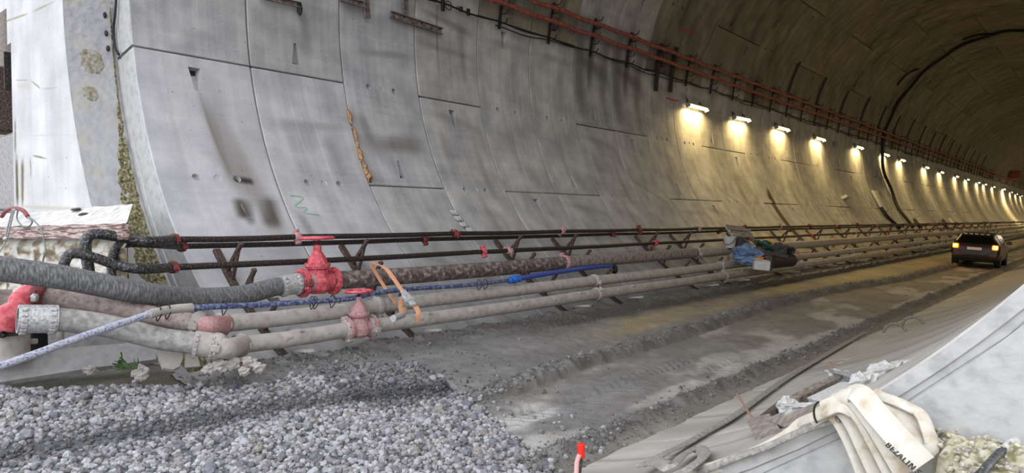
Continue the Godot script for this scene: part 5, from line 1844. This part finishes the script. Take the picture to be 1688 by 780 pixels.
	b.tube(PackedVector3Array([Vector3(-1.867, 1.277, -17.570), Vector3(-1.751, 1.272, -18.783)]), 0.17, 14)
	tag(obj("dark_drum", b, M.steel_dark), "dark drum lying on the pipes below the level brown plank", "drum")
	for q in [[Vector3(-2.843, 1.866, -18.281), Vector3(-2.458, 1.687, -17.894), "slanting thin brown stick right of the dark crate"], [Vector3(-2.739, 1.880, -18.432), Vector3(-2.385, 1.715, -18.032), "second slanting brown stick, nearer the green bundle"]]:
		b = MB.new()
		b.bar(q[0], q[1], 0.05, 0.04)
		tag(obj("brown_stick", b, M.steel_rust), q[2], "stick")


# ------------------------------------------------------------------ the right-hand side
func build_right() -> void:
	# mossy rubble ledge against the first ring's face
	var lg := structure("trim_2")
	var b := MB.new()
	var rows := []
	for i in 90:
		var x := lerpf(3.72, 7.0, i / 89.0)
		var row := PackedVector3Array()
		for j in 60:
			var z := lerpf(-4.20, -2.2, j / 59.0)
			var y := 1.155 + 0.05 * noise.get_noise_2d(x * 80, z * 80) + 0.035 * fine.get_noise_2d(x * 150, z * 150) + 0.035 * fine.get_noise_2d(x * 420, z * 420)
			y -= smoothstep(4.07, 3.93, x - 0.30 * (z + 4.18) + 0.08 * fine.get_noise_1d(z * 200)) * 0.9
			y -= smoothstep(-4.05, -4.19, z) * 0.02
			row.append(V(x, y, z))
		rows.append(row)
	b.grid(rows, false)
	b.quad(V(3.72, 0.3, -4.2), V(3.72, 0.3, -2.2), V(3.72, -0.4, -2.2), V(3.72, -0.4, -4.2), Vector3.LEFT)
	obj("rubble", b, M.ledge_moss, lg)
	rng.seed = 66
	var crumb := MB.new()
	crumb.blob(Vector3.ZERO, V(1, 0.7, 0.9), noise, 0.6, Basis.IDENTITY, 5, 7, true)
	crumb.c.resize(crumb.v.size())
	crumb.c.fill(Color.WHITE)
	var places := []
	var tints := []
	for i in 1500:
		var x := rng.randf_range(4.0, 5.4)
		var z := rng.randf_range(-4.15, -3.0)
		if x - 0.30 * (z + 4.18) < 4.02:
			continue
		var y := 1.155 + 0.05 * noise.get_noise_2d(x * 80, z * 80) + 0.035 * fine.get_noise_2d(x * 150, z * 150) + 0.035 * fine.get_noise_2d(x * 420, z * 420)
		var k := rng.randf_range(0.012, 0.034)
		var g := rng.randf_range(0.22, 0.50)
		places.append(Transform3D(Basis.from_euler(V(rng.randf(), rng.randf() * TAU, rng.randf())).scaled(Vector3.ONE * k), V(x, y + k * 0.1, z)))
		tints.append(Color(g, g * rng.randf_range(0.92, 0.98), g * rng.randf_range(0.68, 0.86)))
	scatter("crumbs", crumb.mesh(), places, tints, lg)
	b = MB.new()
	b.box(at(6.3, 0.35, -3.2), V(2.6, 1.3, 1.9), 0.02)
	obj("core", b, M.plain, lg)
	var rod := thing("black_hose_end", "cut black hose end with whitened tip lying on the mossy ledge", "hose", Vector3(4.313, 1.181, -3.400))
	var o: Vector3 = rod.position
	b = MB.new()
	b.tube(smooth(PackedVector3Array([V(-0.10, -0.12, 0.15), Vector3.ZERO, Vector3(4.330, 1.184, -3.650) - o, Vector3(4.347, 1.177, -3.900) - o, Vector3(4.360, 1.171, -4.050) - o])), 0.019, 12)
	obj("tube", b, M.hose_black, rod)
	b = MB.new()
	b.tube(smooth(PackedVector3Array([Vector3(4.350, 1.179, -3.920) - o, Vector3(4.361, 1.177, -4.040) - o, Vector3(4.377, 1.175, -4.120) - o])), 0.020, 12)
	obj("white_tip", b, M.white, rod)
	# lay-flat hose along the edge of the mud
	b = MB.new()
	var pts := smooth(PackedVector3Array([Vector3(2.087, 0.428, -4.675), Vector3(2.056, 0.438, -4.898), Vector3(1.962, 0.367, -5.488), Vector3(1.914, 0.350, -5.997), Vector3(1.888, 0.342, -6.586), Vector3(1.693, 0.280, -7.770), Vector3(1.469, 0.219, -9.366), Vector3(1.283, 0.175, -11.494), Vector3(1.070, 0.132, -14.374), Vector3(0.961, 0.118, -15.934)]))
	var nn := []
	for p in pts:
		nn.append(V(-p.x, 6 - p.y, 0).normalized())
	b.ribbon(pts, nn, 0.11, 0.02, 0.012)
	tag(obj("flat_hose", b, M.canvas_mud), "muddy grey lay-flat hose along the edge of the road mud", "hose")
	b = MB.new()
	pts = smooth(PackedVector3Array([Vector3(2.033, 0.429, -4.661), Vector3(2.383, 0.625, -4.262), Vector3(2.615, 0.711, -3.998), Vector3(2.357, 0.559, -4.663), Vector3(2.303, 0.514, -5.016), Vector3(2.595, 0.645, -4.510), Vector3(2.705, 0.700, -4.025), Vector3(2.544, 0.599, -3.931)]))
	nn = []
	for p in pts:
		nn.append(V(-p.x * 0.7, 6 - p.y, 2.0).normalized())
	b.ribbon(pts, nn, 0.10, 0.016, 0.01)
	tag(obj("folded_hose", b, M.canvas_mud), "folded muddy end of flat hose at the lower edge of the concrete", "hose")
	for q in [[Vector3(1.757, 0.295, -13.813), "nearer"], [Vector3(1.863, 0.328, -14.726), "farther"]]:
		b = MB.new()
		var ring := PackedVector3Array()
		for i in 13:
			var a := PI * i / 12.0
			ring.append(q[0] + V(-0.17 * cos(a), 0.17 * sin(a) - 0.02, 0.05 * cos(a)))
		b.tube(ring, 0.028, 8)
		tag(obj("steel_hoop", b, M.timber), "small steel hoop standing out of the mud edge, the %s of two" % q[1], "hoop")
	# the big bundle of canvas fire hose hanging over the ring edge
	var bd := thing("fire_hose", "bundle of off-white canvas fire hose draped over the ring edge", "fire hose", Vector3(3.640, 1.166, -4.100))
	o = bd.position
	var F := V(0.25, 0.62, 0.75)
	var S := [
		[[Vector3(3.442, 1.120, -4.100), Vector3(3.542, 1.172, -4.090), Vector3(3.604, 1.134, -4.070), Vector3(3.671, 1.019, -4.050), Vector3(3.743, 0.862, -4.020)], 0.075, 0.0, V(0.55, 0.45, 0.7)],
		[[Vector3(3.475, 1.163, -4.080), Vector3(3.589, 1.219, -4.060), Vector3(3.665, 1.166, -4.030), Vector3(3.737, 1.045, -4.000), Vector3(3.819, 0.893, -3.970)], 0.075, 0.0, V(0.2, 0.45, 0.85)],
		[[Vector3(3.513, 1.207, -4.060), Vector3(3.644, 1.269, -4.020), Vector3(3.732, 1.201, -3.980), Vector3(3.813, 1.078, -3.950), Vector3(3.903, 0.926, -3.920)], 0.085, 0.0, V(0.6, 0.5, 0.6)],
		[[Vector3(3.564, 1.242, -4.060), Vector3(3.679, 1.307, -4.000), Vector3(3.780, 1.228, -3.950), Vector3(3.860, 1.125, -3.920), Vector3(3.953, 0.988, -3.890)], 0.10, 0.0, V(-0.1, 0.55, 0.8)],
		[[Vector3(3.633, 1.269, -4.080), Vector3(3.715, 1.338, -3.980), Vector3(3.824, 1.256, -3.910), Vector3(3.925, 1.168, -3.870), Vector3(4.044, 1.068, -3.840)], 0.125, 0.0, V(0.3, 0.6, 0.75)],
		[[Vector3(3.718, 1.294, -4.080), Vector3(3.843, 1.236, -4.020), Vector3(3.927, 1.177, -3.990), Vector3(3.996, 1.109, -3.970), Vector3(3.982, 1.066, -3.960)], 0.115, 0.0, V(0.35, 0.6, 0.7)],
		[[Vector3(3.743, 1.301, -4.100), Vector3(3.885, 1.248, -4.060), Vector3(3.961, 1.190, -4.040), Vector3(4.013, 1.124, -4.020), Vector3(3.990, 1.064, -4.000)], 0.12, 0.0, V(0.1, 0.65, 0.75)],
		[[Vector3(3.696, 1.310, -4.120), Vector3(3.841, 1.306, -4.080), Vector3(3.965, 1.275, -4.050), Vector3(3.996, 1.259, -4.030), Vector3(4.014, 1.234, -4.020), Vector3(4.038, 1.170, -4.000), Vector3(4.052, 1.132, -3.980), Vector3(4.045, 1.109, -3.960), Vector3(3.986, 1.060, -3.940)], 0.07, 0.0, V(0.5, 0.75, 0.5)],
		[[Vector3(3.744, 1.264, -4.120), Vector3(3.871, 1.231, -4.100), Vector3(3.970, 1.182, -4.080), Vector3(4.006, 1.138, -4.060), Vector3(4.015, 1.095, -4.040)], 0.12, 0.0, V(0.2, 0.7, 0.7)],
		[[Vector3(3.657, 1.306, -4.040), Vector3(3.739, 1.300, -4.000), Vector3(3.854, 1.230, -3.970), Vector3(3.925, 1.155, -3.950), Vector3(3.964, 1.080, -3.940)], 0.07, 0.0, V(0.7, 0.5, 0.5)]]
	for s in S:
		b = MB.new()
		var q := PackedVector3Array(s[0])
		for i in q.size():
			q[i] -= o
		b.ribbon(smooth(q, 7), s[3], s[1], 0.020, 0.007)
		obj("hose_fold", b, M.canvas, bd)
	b = MB.new()
	var q2 := PackedVector3Array([Vector3(3.697, 1.242, -4.000), Vector3(3.616, 1.251, -4.020), Vector3(3.481, 1.160, -4.100), Vector3(3.317, 1.041, -4.315), Vector3(3.253, 0.970, -4.272), Vector3(3.150, 0.889, -4.255), Vector3(2.977, 0.775, -4.261), Vector3(2.778, 0.676, -4.230), Vector3(2.499, 0.553, -4.256)])
	for i in q2.size():
		q2[i] -= o
	b.ribbon(smooth(q2, 7), V(-0.35, 0.75, 0.6), 0.10, 0.022, 0.01)
	obj("hose_tail", b, M.canvas, bd)
	b = MB.new()
	q2 = PackedVector3Array([Vector3(3.604, 1.169, -4.060), Vector3(3.481, 1.106, -4.100), Vector3(3.334, 1.016, -4.140), Vector3(3.168, 0.908, -4.160), Vector3(2.976, 0.802, -4.170), Vector3(2.715, 0.648, -4.170)])
	for i in q2.size():
		q2[i] -= o
	b.ribbon(smooth(q2, 7), V(-0.3, 0.6, 0.8), 0.045, 0.016, 0.004)
	obj("hose_tail", b, M.canvas_mud, bd)
	b = MB.new()
	var rr := PackedVector3Array()
	for i in 9:
		var a := lerpf(-1.2, 1.5, i / 8.0)
		rr.append(Vector3(3.522, 1.201, -4.000) - o + V(-0.03 * cos(a), 0.06 * sin(a), 0.02))
	b.tube(rr, 0.006, 6)
	obj("binding_cord", b, M.black, bd)
	var tm := TextMesh.new()
	var font := SystemFont.new()
	font.font_names = PackedStringArray(["Droid Sans"])
	font.font_weight = 700
	tm.font = font
	tm.text = "BEZALIN S"
	tm.font_size = 32
	tm.pixel_size = 0.00122
	tm.depth = 0.002
	var tx := obj("printed_letters", tm, M.black, bd)
	var d0: Vector3 = Vector3(4.028, 1.041, -3.800)
	var d1: Vector3 = Vector3(3.891, 1.138, -3.830)
	var ux := (d0 - d1).normalized()
	var uz := (F - ux * F.dot(ux)).normalized()
	tx.basis = Basis(ux, uz.cross(ux), uz)
	tx.position = Vector3(3.958, 1.083, -3.815) - o + uz * 0.010
	# boards, planks, rods and bags on the invert
	b = MB.new()
	b.slab(PackedVector3Array([Vector3(2.505, 0.682, -5.455), Vector3(2.872, 0.702, -4.770), Vector3(3.033, 0.807, -4.807), Vector3(2.678, 0.747, -5.486)]), 0.03)
	tag(obj("formwork_board", b, M.timber), "short brown formwork board leaning near a thin rusty rod", "board")
	b = MB.new()
	b.slab(PackedVector3Array([Vector3(2.508, 0.651, -5.671), Vector3(2.599, 0.705, -5.721), Vector3(2.627, 0.712, -6.061), Vector3(2.478, 0.669, -6.215)]), 0.04)
	tag(obj("grey_offcut", b, M.timber_dark), "dark wedge of timber behind the short brown board", "offcut")
	for q in [[Vector3(2.082, 0.664, -6.278), Vector3(2.520, 0.656, -5.566), "thin rusty steel rod standing behind the short brown board"], [Vector3(2.229, 0.639, -8.491), Vector3(2.340, 0.556, -8.401), "thin rusty rod poking up behind the small white bag"]]:
		b = MB.new()
		b.tube(PackedVector3Array([q[0], q[1]]), 0.010 if q[1] != Vector3(2.340, 0.556, -8.401) else 0.013, 7)
		tag(obj("steel_rod", b, M.rust_bright), q[2], "rod")
	b = MB.new()
	b.slab(PackedVector3Array([Vector3(2.785, 0.770, -5.202), Vector3(2.951, 0.788, -5.048), Vector3(3.235, 0.954, -5.130), Vector3(3.075, 0.922, -5.342)]), 0.05)
	tag(obj("wide_plank", b, M.timber), "wide pale plank whose end juts out left under the fire hose", "plank")
	b = MB.new()
	b.bar(Vector3(2.663, 0.715, -6.074), Vector3(2.714, 0.723, -7.271), 0.09, 0.10)
	tag(obj("long_plank", b, M.timber), "long grey-brown squared timber lying up the concrete toward the small white bag", "timber")
	b = MB.new()
	b.bar(Vector3(3.265, 0.990, -5.361), Vector3(3.288, 1.001, -5.582), 0.08, 0.06)
	tag(obj("short_timber", b, M.timber_dark), "short dark timber end showing behind the top of the fire hose", "timber")
	b = MB.new()
	b.slab(PackedVector3Array([Vector3(2.788, 0.784, -6.025), Vector3(2.972, 0.831, -5.772), Vector3(3.199, 0.943, -5.757), Vector3(3.056, 0.895, -6.343), Vector3(2.887, 0.828, -6.599)]), 0.03)
	tag(obj("plaster_sheet", b, M.white), "flat off-white sheet between the long timber and the fire hose", "sheet")
	crumple("white_lump", "white crumpled lump of plastic at the lower end of the long timber", "plastic scrap", Vector3(2.708, 0.751, -5.773), V(0.15, 0.15, 0.14), M.white, 0.6)
	crumple("white_scrap", "flat white plastic scrap spread along the wide plank's back", "plastic scrap", Vector3(2.944, 0.833, -5.548), V(0.26, 0.05, 0.14), M.white, 0.8, Basis(Vector3.UP, 0.6))
	crumple("white_bag", "small white plastic bag at the upper end of the long timber", "bag", Vector3(2.585, 0.702, -7.547), V(0.20, 0.09, 0.12), M.white, 0.6, Basis(Vector3.BACK, -0.25))
	crumple("grey_cloth", "dark grey cloth between the small and the large white bags", "cloth", Vector3(2.811, 0.748, -7.197), V(0.34, 0.12, 0.2), M.board, 0.8, Basis(Vector3.BACK, -0.3))
	crumple("white_sack", "large crumpled white sack lying on the concrete", "sack", Vector3(3.222, 0.939, -6.603), V(0.42, 0.17, 0.28), M.white, 0.8, Basis(Vector3.BACK, 0.35))
	crumple("white_sack", "smaller crumpled pale sack at the large white sack's lower end", "sack", Vector3(3.221, 0.948, -5.975), V(0.24, 0.18, 0.2), M.white, 0.8, Basis(Vector3.BACK, 0.4))
	# survey stake
	var st := thing("survey_stake", "wooden stake with bright red cap at the edge of the gravel", "stake", Vector3(1.368, 0.107, -4.712))
	o = st.position
	var top := Vector3(1.368, 0.419, -4.804)
	b = MB.new()
	b.bar(V(0, -0.2, 0), top - o - V(0, 0.02, 0), 0.035, 0.035, Vector3.BACK)
	obj("shaft", b, M.timber_dark, st)
	b = MB.new()
	b.lathe(Transform3D(Basis.IDENTITY, top - o), PackedVector2Array([Vector2(0.024, -0.115), Vector2(0.030, -0.11), Vector2(0.033, 0.0), Vector2(0.026, 0.006), Vector2(0, 0.002)]), 14)
	obj("cap", b, M.spray_cap, st)
	b = MB.new()
	b.ribbon(smooth(PackedVector3Array([Vector3(1.380, 0.347, -4.759) - o, Vector3(1.390, 0.301, -4.710) - o, Vector3(1.412, 0.228, -4.669) - o, Vector3(1.438, 0.151, -4.614) - o])), V(0.6, 0.3, 0.8), 0.035, 0.004, 0.004)
	obj("pink_tape", b, M.pink, st)


# ------------------------------------------------------------------ the car
func car_section(z: float, y0: float, y1: float, w0: float, w1: float, top: float, wt: float) -> PackedVector3Array:
	# half-round closed section across the car at a station: floor, flank, shoulder, roof
	var p := PackedVector3Array()
	for q in [[0, y0], [w0 * 0.85, y0], [w0, y0 + 0.12], [w1, (y0 + y1) * 0.52], [w1 * 0.99, y1 - 0.04], [w1 * 0.95, y1], [lerpf(w1, wt, 0.55), lerpf(y1, top, 0.5)], [wt, top - 0.07], [wt * 0.88, top - 0.015], [0, top]]:
		p.append(V(q[0], q[1], z))
	for i in range(8, 0, -1):
		p.append(V(-p[i].x, p[i].y, z))
	p.append(p[0])
	return p

func build_car() -> void:
	var t := thing("parked_car", "dark car with glowing orange-yellow rear lights driving away on the mud", "car", V(0.10, 0.27, -35.2))
	t.rotation = V(0, 0.02, -0.075)
	var b := MB.new()
	var rows := []
	for q in [[-0.02, 0.34, 0.78, 0.70, 0.78, 0.82, 0.70], [-0.06, 0.30, 0.98, 0.78, 0.86, 1.02, 0.74], [-0.30, 0.26, 1.00, 0.82, 0.88, 1.34, 0.60], [-0.55, 0.24, 1.00, 0.84, 0.89, 1.46, 0.60], [-1.2, 0.22, 0.98, 0.85, 0.89, 1.50, 0.62], [-2.2, 0.22, 0.96, 0.85, 0.89, 1.48, 0.62], [-2.75, 0.22, 0.95, 0.85, 0.89, 1.20, 0.66], [-3.15, 0.22, 0.94, 0.84, 0.88, 0.97, 0.74], [-3.8, 0.24, 0.84, 0.82, 0.85, 0.88, 0.70], [-4.15, 0.28, 0.68, 0.76, 0.78, 0.72, 0.60]]:
		rows.append(car_section(q[0], q[1], q[2], q[3], q[4], q[5], q[6]))
	b.grid(rows, false)
	b.face(rows[0], Vector3.BACK)
	b.face(rows[rows.size() - 1], Vector3.FORWARD)
	obj("body", b, M.car_paint, t)
	b = MB.new()
	b.box(at(0, 0.46, 0.03), V(1.62, 0.20, 0.16), 0.05)
	obj("rear_bumper", b, M.rubber, t)
	b = MB.new()
	b.slab(PackedVector3Array([V(-0.66, 1.06, -0.035), V(0.66, 1.06, -0.035), V(0.54, 1.34, -0.27), V(-0.54, 1.34, -0.27)]), 0.03)
	obj("rear_window", b, M.car_glass, t)
	b = MB.new()
	b.slab(PackedVector3Array([V(0.86, 1.02, -0.7), V(0.86, 1.02, -2.5), V(0.66, 1.40, -2.1), V(0.64, 1.40, -0.75)]), 0.02)
	obj("side_window", b, M.car_glass, t)
	b = MB.new()
	b.slab(PackedVector3Array([V(-0.86, 1.02, -2.5), V(-0.86, 1.02, -0.7), V(-0.64, 1.40, -0.75), V(-0.66, 1.40, -2.1)]), 0.02)
	obj("side_window", b, M.car_glass, t)
	b = MB.new()
	b.box(at(-0.02, 0.82, 0.02), V(0.52, 0.115, 0.02), 0.006)
	obj("number_plate", b, M.plate, t)
	b = MB.new()
	b.bar(V(-0.46, 1.52, -0.62), V(-0.46, 1.52, -2.0), 0.04, 0.04)
	b.bar(V(0.46, 1.52, -0.62), V(0.46, 1.52, -2.0), 0.04, 0.04)
	obj("roof_rail", b, M.galv, t)
	for k in 5:  # pale boxes standing in for lamp reflections on the glossy roof
		b = MB.new()
		b.box(at(-0.42 + 0.2 * k, 1.42, -0.40), V(0.13, 0.035, 0.05), 0.012)
		obj("painted_roof_glint", b, M.painted_glint, t)
	for s in [-1, 1]:
		b = MB.new()
		b.box(at(s * 0.70, 0.90, 0.0), V(0.22, 0.20, 0.10), 0.03)
		var tl := obj("tail_lamp", b, M.tail, t)
		b = MB.new()
		b.box(at(s * 0.71, 0.91, 0.04), V(0.15, 0.13, 0.05), 0.03)
		obj("lamp_bulb", b, M.bulb, tl)
		var l := OmniLight3D.new()
		l.name = "tail_glow"
		l.light_color = Color(1.0, 0.45, 0.10)
		l.light_energy = 0.05
		l.light_size = 0.08
		l.omni_range = 40.0
		l.omni_attenuation = 2.0
		l.shadow_enabled = true
		t.add_child(l)
		l.position = V(s * 0.70, 0.90, 0.12)
		b = MB.new()
		b.box(at(s * 0.98, 1.05, -2.45), V(0.20, 0.14, 0.10), 0.03)
		obj("wing_mirror", b, M.car_paint, t)
		for z in [-0.75, -3.35]:
			b = MB.new()
			b.lathe(Transform3D(Basis(Vector3.BACK, PI / 2), V(s * 0.76, 0.32, z)), PackedVector2Array([Vector2(0.18, -0.11), Vector2(0.30, -0.11), Vector2(0.33, -0.08), Vector2(0.33, 0.08), Vector2(0.30, 0.11), Vector2(0.18, 0.11)]), 20)
			var w := obj("wheel", b, M.rubber, t)
			b = MB.new()
			b.lathe(Transform3D(Basis(Vector3.BACK, PI / 2), V(s * 0.76, 0.32, z)), PackedVector2Array([Vector2(0, -0.09), Vector2(0.19, -0.10), Vector2(0.19, 0.10), Vector2(0, 0.09)]), 14)
			obj("rim", b, M.galv, w)


func more_materials() -> void:
	M.collar = dirty(71, 0.02, [[0.15, Color(0.61, 0.61, 0.62)], [0.45, Color(0.645, 0.645, 0.655)], [0.65, Color(0.665, 0.665, 0.665)], [0.85, Color(0.66, 0.645, 0.60)]], 0.4, 0.95, 0.0, 1.5)
	M.plain_white = dirty(72, 0.03, [[0.2, Color(0.62, 0.60, 0.54)], [0.5, grey(0.74)], [0.9, grey(0.80)]], 0.8, 0.95, 0.0, 5.0)
	M.cord = mat(Color(0.42, 0.47, 0.44), 0.8)
	M.blue_strong = dirty(73, 0.05, [[0.25, Color(0.14, 0.22, 0.52)], [0.6, Color(0.22, 0.34, 0.70)], [0.9, Color(0.42, 0.48, 0.66)]], 2.0, 0.6, 0.0, 0.0)
	M.orange_bright = mat(Color(0.86, 0.50, 0.18), 0.9)
	M.leaf = mat(Color(0.25, 0.36, 0.16), 0.8)
	M.charcoal = dirty(74, 0.05, [[0.2, grey(0.20)], [0.8, grey(0.33)]], 2.0, 0.85, 0.0, 2.0)
	M.green = dirty(75, 0.05, [[0.2, Color(0.06, 0.16, 0.12)], [0.7, Color(0.14, 0.32, 0.24)], [0.9, Color(0.30, 0.48, 0.38)]], 2.5, 0.5, 0.0, 2.0)
	M.yellow = mat(Color(0.82, 0.66, 0.24), 0.8)
	M.navy = mat(Color(0.10, 0.12, 0.17), 0.8)
	M.spray_red = mat(Color(0.72, 0.22, 0.22), 0.9)
	M.spray_green = mat(Color(0.56, 0.71, 0.61), 0.9)
	M.pipe_mid = dirty(78, 0.025, [[0.25, Color(0.42, 0.37, 0.36)], [0.5, Color(0.53, 0.49, 0.47)], [0.75, Color(0.60, 0.58, 0.56)], [0.95, Color(0.42, 0.35, 0.34)]], 1.2, 0.85, 0.0, 0.8)
	M.spray_cap = mat(Color(0.93, 0.17, 0.12), 0.5)
	M.pink = mat(Color(0.80, 0.62, 0.60), 0.8)
	M.rust_bright = mat(Color(0.58, 0.43, 0.37), 0.9)
	M.painted_glint = mat(grey(0.9), 0.3)  # pale colour in place of lamps mirrored in the car roof
	M.bulb = mat(Color(1.0, 0.8, 0.3), 0.4)
	M.bulb.emission_enabled = true
	M.bulb.emission = Color(1.0, 0.74, 0.30)
	M.bulb.emission_energy_multiplier = 3.0
	M.flood = mat(Color.WHITE, 0.4)
	M.flood.emission_enabled = true
	M.flood.emission = Color(1.0, 0.95, 0.78)
	M.flood.emission_energy_multiplier = 9.0
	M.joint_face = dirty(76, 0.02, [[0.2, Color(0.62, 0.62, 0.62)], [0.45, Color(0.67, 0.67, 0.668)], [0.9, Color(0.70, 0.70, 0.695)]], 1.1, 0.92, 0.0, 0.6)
	M.scab = dirty(77, 0.05, [[0.2, Color(0.46, 0.43, 0.34)], [0.5, Color(0.58, 0.56, 0.50)], [0.75, Color(0.64, 0.635, 0.62)]], 0.9, 0.95, 0.0, 3.0)


func _ready() -> void:
	# camera, sky, light and exposure
	var cam := Camera3D.new()
	cam.name = "camera"
	cam.fov = 36.89331
	cam.near = 0.05
	cam.far = 400.0
	cam.transform = Transform3D(Basis(Vector3(0.759679, -0.011765, -0.650192), Vector3(0.000000, 0.999836, -0.018091), Vector3(0.650299, 0.013743, 0.759554)), Vector3(4.75334, 2.22941, 0.00000))
	add_child(cam)
	cam.current = true
	var env := Environment.new()
	env.background_mode = Environment.BG_SKY
	var sky := Sky.new()
	var ps := ProceduralSkyMaterial.new()
	ps.sky_top_color = Color(0.955, 0.965, 0.995)
	ps.sky_horizon_color = Color(0.955, 0.96, 0.975)
	ps.ground_horizon_color = Color(0.62, 0.61, 0.60)
	ps.ground_bottom_color = Color(0.45, 0.44, 0.43)
	ps.sun_angle_max = 0.0
	sky.sky_material = ps
	env.sky = sky
	env.background_energy_multiplier = 1.0
	env.tonemap_mode = Environment.TONE_MAPPER_LINEAR
	env.tonemap_exposure = 3.0
	env.sdfgi_enabled = true
	env.ssao_enabled = true
	env.ssil_enabled = true
	var we := WorldEnvironment.new()
	we.name = "sky"
	we.environment = env
	add_child(we)

	noise.seed = 11
	noise.frequency = 0.02
	noise.fractal_octaves = 4
	fine.seed = 12
	fine.frequency = 0.02
	fine.fractal_octaves = 3
	make_materials()
	more_materials()
	build_lining()
	build_portal()
	build_ground()
	build_pipes()
	build_wall_fittings()
	build_car()
	build_right()
	build_heap()
	build_left_corner()
